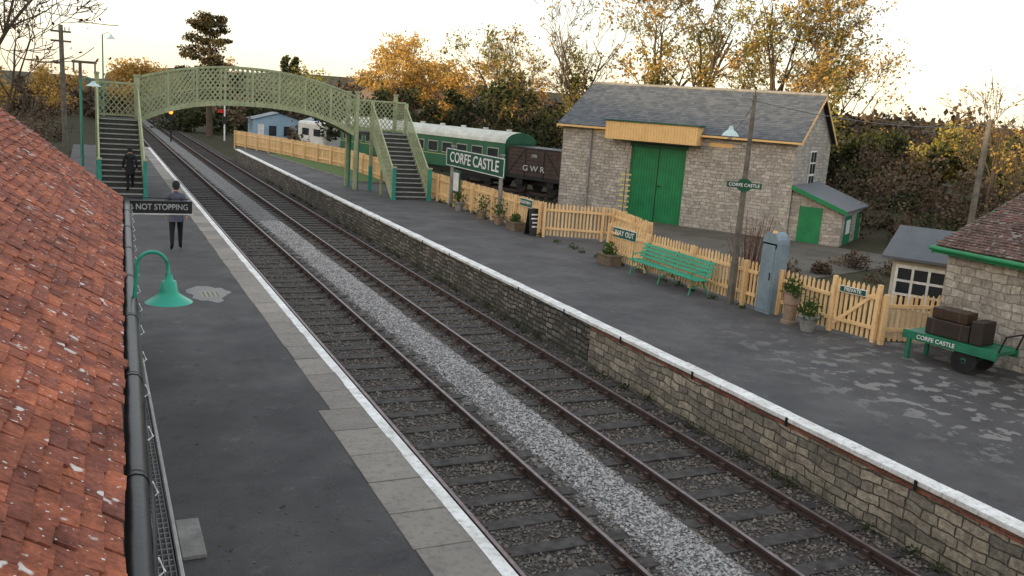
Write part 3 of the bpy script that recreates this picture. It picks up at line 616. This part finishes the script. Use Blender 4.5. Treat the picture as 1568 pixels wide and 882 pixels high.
# ------------------------------------------------------------------ luggage trolley
TR=group('luggage_trolley',(16.1,12.3,0)); ft=frame((15.55,13.25,.03),171); mb=MB()
TG=M('trolley_green',(.02,.17,.09),(.015,.12,.07),3,.5,.1,dirt=.3)
mb.box(0,2.0,-1.15,-.35,.52,.60,TG,ft); mb.box(-.02,2.02,-.36,-.30,.44,.62,TG,ft) ; mb.box(-.02,2.02,-1.18,-1.13,.44,.62,TG,ft)
for l,w in ((.1,-.36),(.1,-1.1)): mb.box(l,l+.08,w,w+.07,0,.5,TG,ft)
mb.obj('bed',parent=TR)
mb=MB()
for w in (-.40,-1.08):
    mb.tube([ft(1.35,w-.03,.27),ft(1.35,w+.03,.27)],.27,BLACK,20)
    mb.tube([ft(1.35,w-.045,.27),ft(1.35,w+.045,.27)],.06,TG,12)
mb.tube([ft(1.35,-1.2,.27),ft(1.35,-.3,.27)],.03,BLACK,8); mb.tube([ft(2.0,-.4,.6),ft(2.1,-.4,.95),ft(2.1,-1.1,.95),ft(2.0,-1.1,.6)],.02,BLACK,8)
mb.obj('wheels_and_handle',parent=TR)
text('CORFE CASTLE',.125,WHITE,ft(.75,-.27,.53),(Vector(ft(1,0,0))-Vector(ft(0,0,0))),(0,0,1),TR)
SU=group('suitcases',(16.3,12.3,0.6)); mb=MB(); C1=M('leather_dark',(.035,.025,.02),None,5,.5,.1); C2=M('leather_tan',(.075,.045,.025),None,5,.5,.1)
mb.box(.35,1.3,-1.0,-.5,.61,.96,C1,ft); mb.box(.42,1.2,-.95,-.55,.97,1.20,M('leather_brown',(.05,.03,.018),None,5,.5,.1),ft); mb.box(1.32,1.58,-1.0,-.5,.61,1.1,C1,ft)
for l in (.5,1.1): mb.box(l,l+.04,-1.01,-.49,.605,.97,C2,ft)
mb.box(.6,.64,-.96,-.54,.965,1.21,C2,ft); mb.box(1.0,1.04,-.96,-.54,.965,1.21,C2,ft); mb.obj('cases',parent=SU,bevel=.03)
# ------------------------------------------------------------------ planters
LEAFG=leafmat('leaf_green',(.02,.05,.012),(.07,.12,.03))
LEAFD=leafmat('leaf_dark',(.018,.026,.010),(.065,.07,.028),0)
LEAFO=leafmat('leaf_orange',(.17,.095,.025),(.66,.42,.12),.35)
LEAFY=leafmat('leaf_gold_green',(.09,.095,.02),(.52,.42,.10),.35)
LEAFR=leafmat('leaf_russet',(.09,.045,.03),(.2,.10,.06))
LEAFB=leafmat('twig_brown',(.045,.034,.025),(.15,.105,.065),0)
LEAFC=leafmat('leaf_conifer',(.03,.03,.014),(.14,.10,.04),0)
def leaves(c,r,n,size,name,mat,parent=None,flat=1.0,tb=0,elong=.6):
    c=np.atleast_2d(np.array(c,float)); k=len(c); r=np.broadcast_to(np.array(r,float),(k,)); idx=RNG.integers(0,k,n)
    d=RNG.normal(size=(n,3)); d/=np.linalg.norm(d,axis=1)[:,None]; rad=RNG.random(n)**.45
    P=c[idx]+d*(rad*r[idx])[:,None]*np.array([1,1,flat])
    a=RNG.normal(size=(n,3)); a/=np.linalg.norm(a,axis=1)[:,None]; b=np.cross(a,RNG.normal(size=(n,3))); b/=np.linalg.norm(b,axis=1)[:,None]
    s=size*RNG.uniform(.5,1.3,n)[:,None]; A=a*s; B=b*s*elong
    V=np.stack([P-A,P-B,P+A,P+B],1).reshape(-1,3)
    me=bpy.data.meshes.new(name); me.vertices.add(4*n); me.vertices.foreach_set('co',V.ravel()); me.loops.add(4*n); me.loops.foreach_set('vertex_index',np.arange(4*n)); me.polygons.add(n); me.polygons.foreach_set('loop_start',np.arange(n)*4); me.polygons.foreach_set('loop_total',np.full(n,4))
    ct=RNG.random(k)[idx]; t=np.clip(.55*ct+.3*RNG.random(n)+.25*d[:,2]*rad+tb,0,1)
    at=me.attributes.new('tint','FLOAT','FACE'); at.data.foreach_set('value',t.astype(np.float32)); me.materials.append(mat); me.update(calc_edges=True)
    o=bpy.data.objects.new(name,me); COL.objects.link(o)
    if parent: o.parent=parent; o.matrix_parent_inverse=parent.matrix_world.inverted()
    return o
TERR=M('terracotta',(.30,.2,.14),(.2,.15,.11),5,.9,.2); BARREL=M('barrel_wood',(.16,.12,.08),None,4,.85,.2)
def planter(x,y,kind,sh,name='planter'):
    g=group(name,(x,y,0)); mb=MB()
    if kind=='box':
        mb.box(x-.22,x+.22,y-.4,y+.4,.03,.33,BARREL); mb.box(x-.25,x+.25,y-.43,y+.43,.33,.37,BARREL); zt=.37
    elif kind=='pot':
        mb.tube([(x,y,.03),(x,y,.32),(x,y,.36),(x,y,.40)],[.15,.22,.25,.25],TERR if sh>1.3 else GREY,16); zt=.4
    else:
        mb.tube([(x,y,.03),(x,y,.1),(x,y,.12),(x,y,.5),(x,y,.52),(x,y,.75),(x,y,.8)],[.2,.2,.15,.17,.2,.19,.21],TERR,16); zt=.8
    mb.obj('pot',parent=g)
    leaves([(x,y,zt+.1+sh*.2),(x+.05,y+.15,zt+.1),(x-.05,y-.15,zt+.08)],.2+sh*.12,260,.05,'foliage',LEAFG,g)
for a in [(15.0,37.4,'pot',1.2),(15.0,34.8,'pot',1.4),(15.05,33.1,'pot',1.4),(15.1,31.6,'box',.3),(15.0,24.2,'box',.5),(15.45,16.35,'urn',.3),(15.35,15.6,'pot',.6)]: planter(*a)
cc=[(15.3+RNG.uniform(-.1,.1),y,.06) for y in np.arange(18,43,.35) if random.random()<.5]
leaves(cc,.14,1500,.04,'weeds',LEAFG)
cc=[(10.2+RNG.uniform(-.1,.08),y,-.96+RNG.uniform(0,.05)) for y in np.arange(7,60,.4) if random.random()<.45]
leaves(cc,.13,3500,.03,'weeds',LEAFD)
# fallen leaves lying on the platforms
mb=MB(); LL=M('dead_leaf',(.16,.10,.05),(.09,.06,.035),3)
for k in range(900):
    if k%3: x=16.9-abs(RNG.normal())*1.6; y=RNG.uniform(7,42); z=.037; x=min(x,15.2)
    else: x=RNG.uniform(.8,3.1); y=7+30*RNG.random()**1.4; z=.006
    a=RNG.uniform(0,6.28); s=RNG.uniform(.012,.028); mb.poly([(x+s*cos(a),y+s*sin(a),z+.003),(x-.5*s*sin(a),y+.5*s*cos(a),z),(x-s*cos(a),y-s*sin(a),z+.004),(x+.5*s*sin(a),y-.5*s*cos(a),z)],LL)
mb.obj('fallen_leaves')
# ------------------------------------------------------------------ trees
def tree(name,base,h,spread,tr,nleaf,ls,lm,seed,levels=4,leafr=.9,lowfrac=.25,tb=0.,lean=(0,0)):
    rg=random.Random(seed); g=group(name,base); mb=MB(); tips=[]
    def grow(p,d,L,r,lv):
        n=4; pts=[Vector(p)]; rs=[r]
        for i in range(n):
            d=(d+Vector((rg.gauss(0,.12),rg.gauss(0,.12),rg.gauss(0,.06)+.05))).normalized(); pts.append(pts[-1]+d*L/n); rs.append(max(.013,r*(1-.5*(i+1)/n)))
        mb.tube(pts,rs,BARK,6 if lv<2 else 4 if lv<3 else 3,cap=False)
        if lv>=levels: tips.append((pts[-1],1)); tips.append((pts[2],1)); return
        if lv>=2: tips.append((pts[-1],1))
        k=rg.choice((3,4)) if lv>0 else rg.choice((5,6,7))
        for j in range(k):
            i=rg.choice((2,3,4,4)) if lv>0 else rg.choice((1,2,2,3,3,4,4))
            az=rg.uniform(0,2*pi); tilt=rg.uniform(.35,.95)
            a=d.orthogonal().normalized(); b=d.cross(a); nd=(d*cos(tilt)+(a*cos(az)+b*sin(az))*sin(tilt)*spread); nd.z=max(nd.z,-.1)
            grow(pts[i],nd.normalized(),L*rg.uniform(.5,.78),rs[i]*.62,lv+1)
    grow(Vector(base),Vector((lean[0],lean[1],1)).normalized(),h*.42,tr,0)
    mb.obj('trunk_and_limbs',parent=g)
    c=np.array([tuple(t[0]) for t in tips]); c=c[c[:,2]>base[2]+h*lowfrac]
    if nleaf and len(c):
        keep=RNG.random(len(c))<.6
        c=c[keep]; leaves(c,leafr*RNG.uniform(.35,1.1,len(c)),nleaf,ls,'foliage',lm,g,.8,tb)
    return g
def ivy(x,y,h,n,mat=None,r=.9):
    g=group('ivy_clump',(x,y,0)); leaves([(x+RNG.normal()*.5,y+RNG.normal()*.5,z) for z in np.arange(3,h,.5)],r,n,.14,'foliage',mat or LEAFY,g,1.,.05)
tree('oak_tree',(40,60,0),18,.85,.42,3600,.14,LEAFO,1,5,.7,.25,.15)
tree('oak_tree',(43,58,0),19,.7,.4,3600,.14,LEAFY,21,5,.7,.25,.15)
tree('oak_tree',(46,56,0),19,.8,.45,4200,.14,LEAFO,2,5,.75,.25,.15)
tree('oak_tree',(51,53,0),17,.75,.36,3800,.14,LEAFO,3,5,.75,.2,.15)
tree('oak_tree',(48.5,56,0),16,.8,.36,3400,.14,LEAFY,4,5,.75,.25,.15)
for a in ((40,60,11,1300),(43,58,12,1500),(46,56,12,1500),(51,53,10,1300),(36,66,10,1300),(36.5,82,10,900)): ivy(*a)
tree('ash_tree',(36,66,0),16,.75,.3,300,.16,LEAFO,6,5,.6)
tree('ash_tree',(36,82,0),15,.8,.32,1200,.16,LEAFY,7,5,.8)
tree('ash_tree',(39,80,0),13,1,.3,1200,.16,LEAFO,8,5,.8)
tree('beech_tree',(30.5,93,0),11.5,1,.35,6500,.16,LEAFO,9,4,1.3,.2,.2)
tree('beech_tree',(35,90,0),12.5,.9,.35,7500,.16,LEAFO,10,4,1.3,.2,.2)
tree('beech_tree',(24,112,0),8.5,1,.35,2600,.2,LEAFY,11,4,1.4,.2)
tree('ash_tree',(16,135,0),9,1.1,.3,1200,.2,LEAFO,12,4,1.3,.2)
tree('beech_tree',(7,140,0),9,1.3,.35,3200,.22,LEAFO,13,4,1.9,.2,.1)
tree('ash_tree',(63,44,0),6.5,1.1,.3,5500,.15,LEAFY,14,4,1.4,.1,.1)
tree('ash_tree',(57,48,0),6.5,1.1,.3,4000,.15,LEAFY,24,4,1.3,.1,.1)
tree('ash_tree',(72,36,0),6.5,1.1,.3,1800,.16,LEAFO,15,4,1.2,.15)
tree('ash_tree',(-3.2,36,-.3),12,1.1,.24,600,.09,LEAFR,16,5,.6)
tree('ash_tree',(-8,95,-.3),6.5,1.2,.25,2200,.16,LEAFO,17,4,1.2,.2,.1)
tree('ash_tree',(-4,110,-.3),6.5,1.2,.25,2000,.16,LEAFO,18,4,1.2,.2,.1)
g=group('cedar_tree',(12.5,111,-1)); mb=MB(); mb.tube([(12.5,111,-1),(12.4,111,6),(12.6,111,12.2)],[.4,.25,.06],BARK,8); mb.obj('trunk',parent=g)
cc=[];rr_=[]
for k in range(120):
    z=RNG.uniform(3.5,12.8); R_=.5+3.5*sin(pi*min(1,(13.4-z)/12))**.8; a=RNG.uniform(0,6.28); q=RNG.uniform(.15,1)*R_; cc.append((12.5+q*cos(a),111+q*sin(a),z-.1*q)); rr_.append(RNG.uniform(.6,1.15))
leaves(cc,rr_,16000,.15,'foliage',LEAFC,g,.45)
for bx_,by in ((30.5,160),(32.5,162)):
    g=group('cypress_tree',(bx_,by,0)); mb=MB(); mb.tube([(bx_,by,0),(bx_,by,10)],[.25,.05],BARK,6); mb.obj('trunk',parent=g)
    cc=[(bx_+RNG.normal()*.5*(1-(z-3)/11),by+RNG.normal()*.5*(1-(z-3)/11),z) for z in np.linspace(2,10.5,26)]; leaves(cc,[1.5*(1-(z-2)/11)+.3 for z in np.linspace(2,10.5,26)],3500,.2,'foliage',LEAFD,g)
def mass(name,line,hts,thick,n,size,mat,step=1.6,rr=1.5):
    cc=[];rs=[]
    for i in range(len(line)-1):
        a=np.array(line[i],float);b=np.array(line[i+1],float);L=np.linalg.norm(b-a)
        for s in np.arange(0,L,step):
            t=s/L; h=(hts[i]*(1-t)+hts[i+1]*t)*RNG.uniform(.7,1.12); p=a+(b-a)*t
            for z in np.arange(0,h,1.3):
                if RNG.random()<.12: continue
                cc.append((p[0]+RNG.normal()*thick,p[1]+RNG.normal()*thick,z+RNG.uniform(-.6,.6)+gz(p[0],p[1]))); rs.append(rr*RNG.uniform(.5,1.2))
    return leaves(cc,rs,n,size,name,mat,None,.9)
mass('woodland',[(20,78),(30,74),(42,64),(52,54),(60,42),(66,28),(70,10)],[4,7,7.5,6.5,5.5,5.5,5],1.8,50000,.2,LEAFD,1.3,1.5)
mass('woodland',[(18,100),(32,92),(48,80),(66,64),(80,46),(88,20)],[4,6.5,7,7,5.5,5],2.5,26000,.3,LEAFB,2,2.0)
mass('woodland',[(48,130),(80,105),(110,70),(130,30)],[7,7,5,5],3.5,20000,.45,LEAFB,3,3.2)
mass('woodland',[(-40,130),(-12,120),(8,165),(30,150),(48,120)],[4,4.5,4.5,6,7],2.5,20000,.34,LEAFB,2,2.0)
mass('woodland',[(8,124),(14,120),(22,124),(30,120)],[3.5,4,4,5],1.0,9000,.25,LEAFD,1.5,1.5)
mass('hedge',[(36,46),(42,40),(46,30),(44,20),(38,12)],[3.6,4.0,4.0,4.0,3.6],1.3,16000,.13,LEAFB,1.2,1.2)
mass('hedge',[(36.5,31),(37.5,25),(35,18),(31,12)],[2.4,3.0,3.4,3.4],1.0,12000,.10,LEAFD,1.0,1.1)
mass('hedge',[(38,34),(39.5,27),(37,19),(33,13)],[3.4,4.2,4.4,4.2],1.0,12000,.12,LEAFB,1.2,1.2)
mass('hedge',[(-5,28),(-4.5,40),(-3.5,60),(-3,85)],[3.2,3,2.6,2.5],.6,12000,.10,LEAFB,1.2,.9)
mass('hedge',[(17.2,22.5),(19,20),(21,18)],[.9,1.0,.9],.5,3500,.06,LEAFD,.5,.5)
mass('hedge',[(22,23),(25,24.5),(28,26),(31,26)],[.6,1.1,1.1,.9],.8,7000,.07,LEAFB,.6,.6)
mass('hedge',[(25,20),(28,22),(32,23)],[.9,1.2,1.4],.8,6000,.08,LEAFD,.7,.8)
g=group('russet_shrub',(17.7,20.7,-.7)); leaves([(17.7,20.7,.3+.25*k) for k in range(6)]+[(18.0,20.3,1.0),(17.5,21.2,.9),(17.9,20.9,1.6)],.5,1300,.06,'foliage',LEAFR,g,elong=.12)
mb=MB()
for k in range(40):
    a=RNG.uniform(0,6.28); q=RNG.uniform(.2,.75); mb.tube([(17.7,20.7,-.7),(17.7+q*.5*cos(a),20.7+q*.5*sin(a),.5),(17.7+q*cos(a),20.7+q*sin(a),RNG.uniform(1.2,2.3))],[.02,.012,.005],M('red_stem',(.12,.05,.03)),3)
mb.obj('stems',parent=g)
tree('ash_tree',(41,27,-.5),8,.6,.16,400,.1,LEAFO,30,4)
tree('ash_tree',(44,33,-.5),8,.7,.14,500,.1,LEAFO,31,4)
tree('ash_tree',(36,21,-.5),6,.7,.12,200,.1,LEAFY,32,4)
mb=MB(); mb.tube([(30.5,23.4,-.8),(31.4,24.0,5.6)],[.13,.1],WOODG,8); mb.obj('telegraph_pole')
# ------------------------------------------------------------------ distant buildings and signals
BLUE=M('shed_blue',(.28,.40,.50),(.22,.33,.42),1,.7,.1); ROOFD=M('dark_roof',(.06,.05,.05),(.04,.035,.035),1,.8,.2)
def hut(name,x,y,w,d,h,rh,mw,mr,z=-.8,deg=0):
    g=group(name,(x,y,z)); f=frame((x,y,z),deg); mb=MB(); mb.box(0,d,0,w,0,h,mw,f)
    mb.poly([f(0,0,h),f(0,w,h),f(0,w/2,h+rh)],mw); mb.poly([f(d,0,h),f(d,w,h),f(d,w/2,h+rh)],mw); mb.obj('walls',parent=g)
    mb=MB(); mb.poly([f(-.2,-.2,h-.05),f(d+.2,-.2,h-.05),f(d+.2,w/2,h+rh+.05),f(-.2,w/2,h+rh+.05)],mr); mb.poly([f(-.2,w+.2,h-.05),f(d+.2,w+.2,h-.05),f(d+.2,w/2,h+rh+.05),f(-.2,w/2,h+rh+.05)],mr); mb.obj('roof',parent=g)
    mb=MB(); mb.box(-.03,0,w*.3,w*.45,h*.35,h*.75,DARK,f); mb.box(-.03,0,w*.6,w*.75,h*.35,h*.75,DARK,f); mb.box(-.02,0,w*.08,w*.2,0,h*.8,WHITE,f); mb.obj('windows_and_door',parent=g)
hut('blue_shed',15.5,98,5.2,4,2.6,.7,BLUE,M('shed_roof',(.25,.28,.3)))
hut('blue_shed',19.4,90,2.6,3,2.8,.5,M('bright_blue',(.12,.32,.58)),M('shed_roof',(.25,.28,.3)))
hut('house',36,140,11,8,5.5,3,M('house_render',(.25,.2,.17)),ROOFD,deg=15)
hut('house',46,132,10,8,5.5,3,M('house_render',(.25,.2,.17)),ROOFD,deg=60)
g=group('caravan',(20,82,-.7)); fc=frame((19.4,83,-.6),-14); mb=MB(); mb.box(0,5.5,0,2.4,.4,2.8,M('caravan_white',(.6,.6,.57),(.5,.5,.47),1,.5,0,dirt=.3),fc); mb.obj('body',parent=g,bevel=.25)
mb=MB(); mb.box(.6,2,-.02,0,1.5,2.15,DARK,fc); mb.box(3,4.4,-.02,0,1.5,2.15,DARK,fc); mb.box(-.02,0,.5,1.9,1.6,2.1,DARK,fc)
for l in (2.5,3.1): mb.tube([fc(l,-.02,.3),fc(l,.15,.3)],.3,BLACK,14)
mb.obj('windows_and_wheels',parent=g)
mb=MB(); mb.tube([(7.15,96,-1),(7.15,96,2.7)],.08,BLACK,8); mb.box(6.85,7.45,95.85,96,1.2,2.7,BLACK)
am,nt,b=newmat('signal_amber'); b.inputs['Base Color'].default_value=(1,.3,.02,1); b.inputs['Emission Color'].default_value=(1,.22,.02,1); b.inputs['Emission Strength'].default_value=3
mb.tube([(7.15,95.85,2.0),(7.15,95.8,2.0)],.19,am,12); mb.obj('colour_light_signal')
mb=MB(); mb.tube([(11.0,86,0),(11.0,86,3.2)],.07,WHITE,8); mb.box(10.4,10.9,85.9,85.95,2.5,2.8,M('signal_red',(.55,.03,.02))); mb.box(10.8,11.2,85.9,86.1,1.5,2.2,BLACK); mb.obj('semaphore_signal')
mb=MB(); mb.tube([(-1.3,55,-.3),(-1.4,55,7.4)],[.15,.11],WOODG,8)
for z in (7.0,6.5): mb.box(-1.9,-.9,54.9,55.0,z,z+.1,WOODG)
for x in (-1.8,-1.5,-1.2,-1.0): mb.tube([(x,54.95,7.1),(x,54.95,7.3)],.04,WHITE,6)
mb.obj('telegraph_pole')
mb=MB(); mb.tube([(-.55,60,-.3),(-.55,60,5.6)],.09,WOODG,8); mb.box(-1.0,.35,59.95,60.05,5.55,5.7,WOODG); mb.box(.2,.3,59.95,60.05,5.0,5.55,WOODG); mb.box(-.95,-.85,59.95,60.05,5.0,5.55,WOODG); mb.obj('signal_gantry')
def plat_lamp(x,y,h):
    g=group('lamp_post',(x,y,0)); mb=MB(); mb.tube([(x,y,0),(x,y,h)],[.06,.04],TEAL,8); mb.tube([(x,y,h),(x+.3,y,h+.15),(x+.5,y,h)],.02,TEAL,6)
    mb.tube([(x+.5,y,h),(x+.5,y,h-.1),(x+.5,y,h-.22)],[.05,.12,.3],M('enamel_pale',(.35,.5,.5)),14,cap=False); mb.obj('post',parent=g)
plat_lamp(-.4,44,4.6); plat_lamp(.7,62,7.4)
mb=MB()
def wire(a,b,s=.5): mb.tube([Vector(a).lerp(Vector(b),t)-Vector((0,0,s*4*t*(1-t))) for t in np.linspace(0,1,16)],.012,BLACK,3)
wire((-1.4,55,7.1),(-30,40,8)); wire((-1.4,55,6.6),(-25,30,7.5)); wire((15.35,18.5,5.35),(31.3,24,5.4),.3); wire((15.35,18.5,5.3),(30,38,4.4),.3); wire((31.4,24,5.4),(60,30,8),.5)
mb.obj('overhead_wire')
# ------------------------------------------------------------------ people
def person(name,loc,deg,H,jc,tc,hair,hem=.80,step=.22,hat=None):
    g=group(name,loc); k=H/1.8
    V=[];E=[];R=[]
    def v(p,r,par=None):
        V.append(p);R.append(r if isinstance(r,tuple) else (r,r)); i=len(V)-1
        if par is not None: E.append((par,i))
        return i
    pel=v((0,0,.96),(.155,.115)); sp=v((0,0,1.12),(.15,.115),pel); ch=v((0,-.01,1.30),(.175,.125),sp); nb=v((0,0,1.44),(.12,.09),ch); nk=v((0,.01,1.52),.055,nb); h0=v((0,.02,1.60),(.072,.085),nk); h1=v((0,.015,1.69),(.08,.098),h0); h2=v((0,.005,1.755),(.055,.07),h1)
    for s in (-1,1):
        st=step*s
        hp=v((s*.09,0,.88),.105,pel); kn=v((s*.10,st*.55+.03,.50),.068,hp); an=v((s*.10,st*.9-.02,.11+(.05 if s<0 else 0)),.048,kn); to=v((s*.12,st*.9+.15,.045),(.045,.035),an)
        sh=v((s*.17,0,1.42),.082,nb); el=v((s*.235,-.04-st*.25,1.16),.058,sh); wr=v((s*.245,.06-st*.6,.93),.038,el); pa=v((s*.25,.09-st*.7,.865),(.022,.038),wr)
        for q,(dy,L_) in enumerate(((-.028,.07),(-.009,.085),(.01,.08),(.028,.06))):
            f1=v((s*.25,.09-st*.7+dy,.865-.035),.0105,pa); f2=v((s*.243,.10-st*.7+dy,.865-.035-L_*.5),.009,f1); v((s*.232,.108-st*.7+dy,.865-.035-L_),.008,f2)
        t1=v((s*.235,.125-st*.7,.87),.011,wr); v((s*.225,.145-st*.7,.835),.009,t1)
    me=bpy.data.meshes.new(name); me.from_pydata([(a*k,b*k,c*k) for a,b,c in V],E,[]); o=bpy.data.objects.new(name+'_tmp',me); COL.objects.link(o)
    md=o.modifiers.new('s','SKIN'); md.use_smooth_shade=True; md.branch_smoothing=.4
    for i,sv in enumerate(me.skin_vertices[0].data): sv.radius=(R[i][0]*k,R[i][1]*k); sv.use_root=(i==0)
    sb=o.modifiers.new('u','SUBSURF'); sb.levels=1; sb.render_levels=1
    dg=bpy.context.evaluated_depsgraph_get(); m2=bpy.data.meshes.new_from_object(o.evaluated_get(dg)); bpy.data.objects.remove(o)
    SHOE=BLACK; mats=[tc,jc,SKIN,hair,SHOE]; m2.materials.clear(); [m2.materials.append(q) for q in mats]
    for p_ in m2.polygons:
        c=p_.center/k; i=0
        if c.z>1.50: i=2 if (c.z<1.56 or (c.y>.04 and c.z<1.71)) else 3
        elif abs(c.x)>.19 and c.z<1.3: i=1 if c.z>.915 else 2
        elif c.z>hem: i=1
        elif c.z<.10: i=4
        p_.material_index=i; p_.use_smooth=True
    b=bpy.data.objects.new('body',m2); COL.objects.link(b)
    mw=Matrix.Translation(loc)@Matrix.Rotation(radians(-deg),4,'Z'); b.matrix_world=mw; 
    b.parent=g; b.matrix_parent_inverse=g.matrix_world.inverted()
    mb=MB(); X=lambda p:tuple(mw@Vector([q*k for q in p]))
    n=18; rings=[(.99,.165,.13),(.88,.175,.145),(hem-.02,.19,.165)]
    for (za,ra,sa),(zb,rb,sb2) in zip(rings,rings[1:]):
        for i in range(n):
            a0,a1=2*pi*i/n,2*pi*(i+1)/n; mb.poly([X((ra*cos(a0),sa*sin(a0),za)),X((ra*cos(a1),sa*sin(a1),za)),X((rb*cos(a1),sb2*sin(a1),zb)),X((rb*cos(a0),sb2*sin(a0),zb))],jc)
    mb.tube([X((0,.005,1.46)),X((0,.01,1.525))],[.085*k,.07*k],jc,14)
    mb.tube([X((0,.105,1.665)),X((0,.13,1.64)),X((0,.11,1.628))],[.008*k,.014*k,.01*k],SKIN,6)
    for s in (-1,1): mb.tube([X((s*.078,.0,1.68)),X((s*.09,-.005,1.66)),X((s*.078,.0,1.635))],[.01*k,.016*k,.008*k],SKIN,6); mb.tube([X((s*.03,.10,1.672)),X((s*.03,.109,1.672))],.009*k,BLACK,6)
    mb.tube([X((-.022,.104,1.605)),X((.022,.104,1.605))],.005*k,M('lips',(.3,.1,.09)),5)
    mb.tube([X((0,-.01,1.60)),X((0,-.012,1.66)),X((0,-.008,1.72)),X((0,0,1.765)),X((0,.0,1.795))],[.075*k,.092*k,.094*k,.074*k,.03*k],hat or hair,16)
    mb.obj('details',parent=g,smooth=True)
JK=M('jacket_grey_blue',(.085,.09,.125),(.045,.05,.07),6,.8,.4,20); TRS=M('trousers_black',(.012,.012,.014),None,6,.85,.2)
HAIR=M('dark_hair',(.02,.017,.014),None,20,.7,.3,60)
person('man_walking',(2.15,27.1,.0),4,2.03,JK,TRS,HAIR,.78,.20,hat=M('cap_dark',(.02,.02,.022)))
person('person_climbing_stairs',(1.4,40.0,.25),-4,1.85,M('coat_black',(.014,.014,.016)),TRS,HAIR,.72,.18)
# ------------------------------------------------------------------ camera, light
yaw,pit,rol,Hc=0.4474,0.1978,0.0726,4.6965
Fv=Vector((sin(yaw)*cos(pit),cos(yaw)*cos(pit),-sin(pit))); R0=Vector((cos(yaw),-sin(yaw),0)); U0=R0.cross(Fv)
Rv=R0*cos(rol)+U0*sin(rol); Uv=-R0*sin(rol)+U0*cos(rol)
cam=bpy.data.cameras.new('camera'); co=bpy.data.objects.new('camera',cam); COL.objects.link(co)
co.matrix_world=Matrix(((Rv.x,Uv.x,-Fv.x,0),(Rv.y,Uv.y,-Fv.y,0),(Rv.z,Uv.z,-Fv.z,Hc),(0,0,0,1)))
cam.sensor_width=36; cam.lens=1362.4/1568*36; cam.clip_end=5000; cam.clip_start=.05; S.camera=co
SE,SAZ=radians(7),-112.0
to=Vector((sin(radians(SAZ))*cos(SE),cos(radians(SAZ))*cos(SE),sin(SE)))
sl=bpy.data.lights.new('sun','SUN'); sl.energy=5; sl.angle=radians(.5); sl.color=(1,.74,.42)
so=bpy.data.objects.new('sun',sl); COL.objects.link(so); so.rotation_euler=to.to_track_quat('Z','Y').to_euler()
w=bpy.data.worlds.new('World'); S.world=w; w.use_nodes=True; nt=w.node_tree; bg=nt.nodes['Background']
sky=nt.nodes.new('ShaderNodeTexSky'); sky.sky_type='NISHITA'; sky.sun_disc=False; sky.sun_elevation=SE; sky.sun_rotation=radians(SAZ); sky.air_density=1.0; sky.dust_density=2.0; sky.ozone_density=1
nt.links.new(sky.outputs[0],bg.inputs[0]); bg.inputs[1].default_value=.15
tc=nt.nodes.new('ShaderNodeTexCoord'); sx=nt.nodes.new('ShaderNodeSeparateXYZ'); nt.links.new(tc.outputs['Generated'],sx.inputs[0])
cr=nt.nodes.new('ShaderNodeValToRGB'); nt.links.new(sx.outputs[2],cr.inputs[0]); el=cr.color_ramp.elements
el[0].position=0; el[0].color=(1,.86,.64,1); el[1].position=1; el[1].color=(.76,.78,.82,1)
for p_,c_ in ((.07,(1,.94,.82,1)),(.16,(1,.99,.98,1)),(.4,(.93,.95,.99,1))): e_=el.new(p_); e_.color=c_
bg2=nt.nodes.new('ShaderNodeBackground'); nt.links.new(cr.outputs[0],bg2.inputs[0]); bg2.inputs[1].default_value=1.14
ad=nt.nodes.new('ShaderNodeAddShader'); nt.links.new(bg.outputs[0],ad.inputs[0]); nt.links.new(bg2.outputs[0],ad.inputs[1]); nt.links.new(ad.outputs[0],nt.nodes['World Output'].inputs[0])
S.view_settings.view_transform='Standard'; S.view_settings.look='None'; S.view_settings.exposure=0; S.view_settings.gamma=1
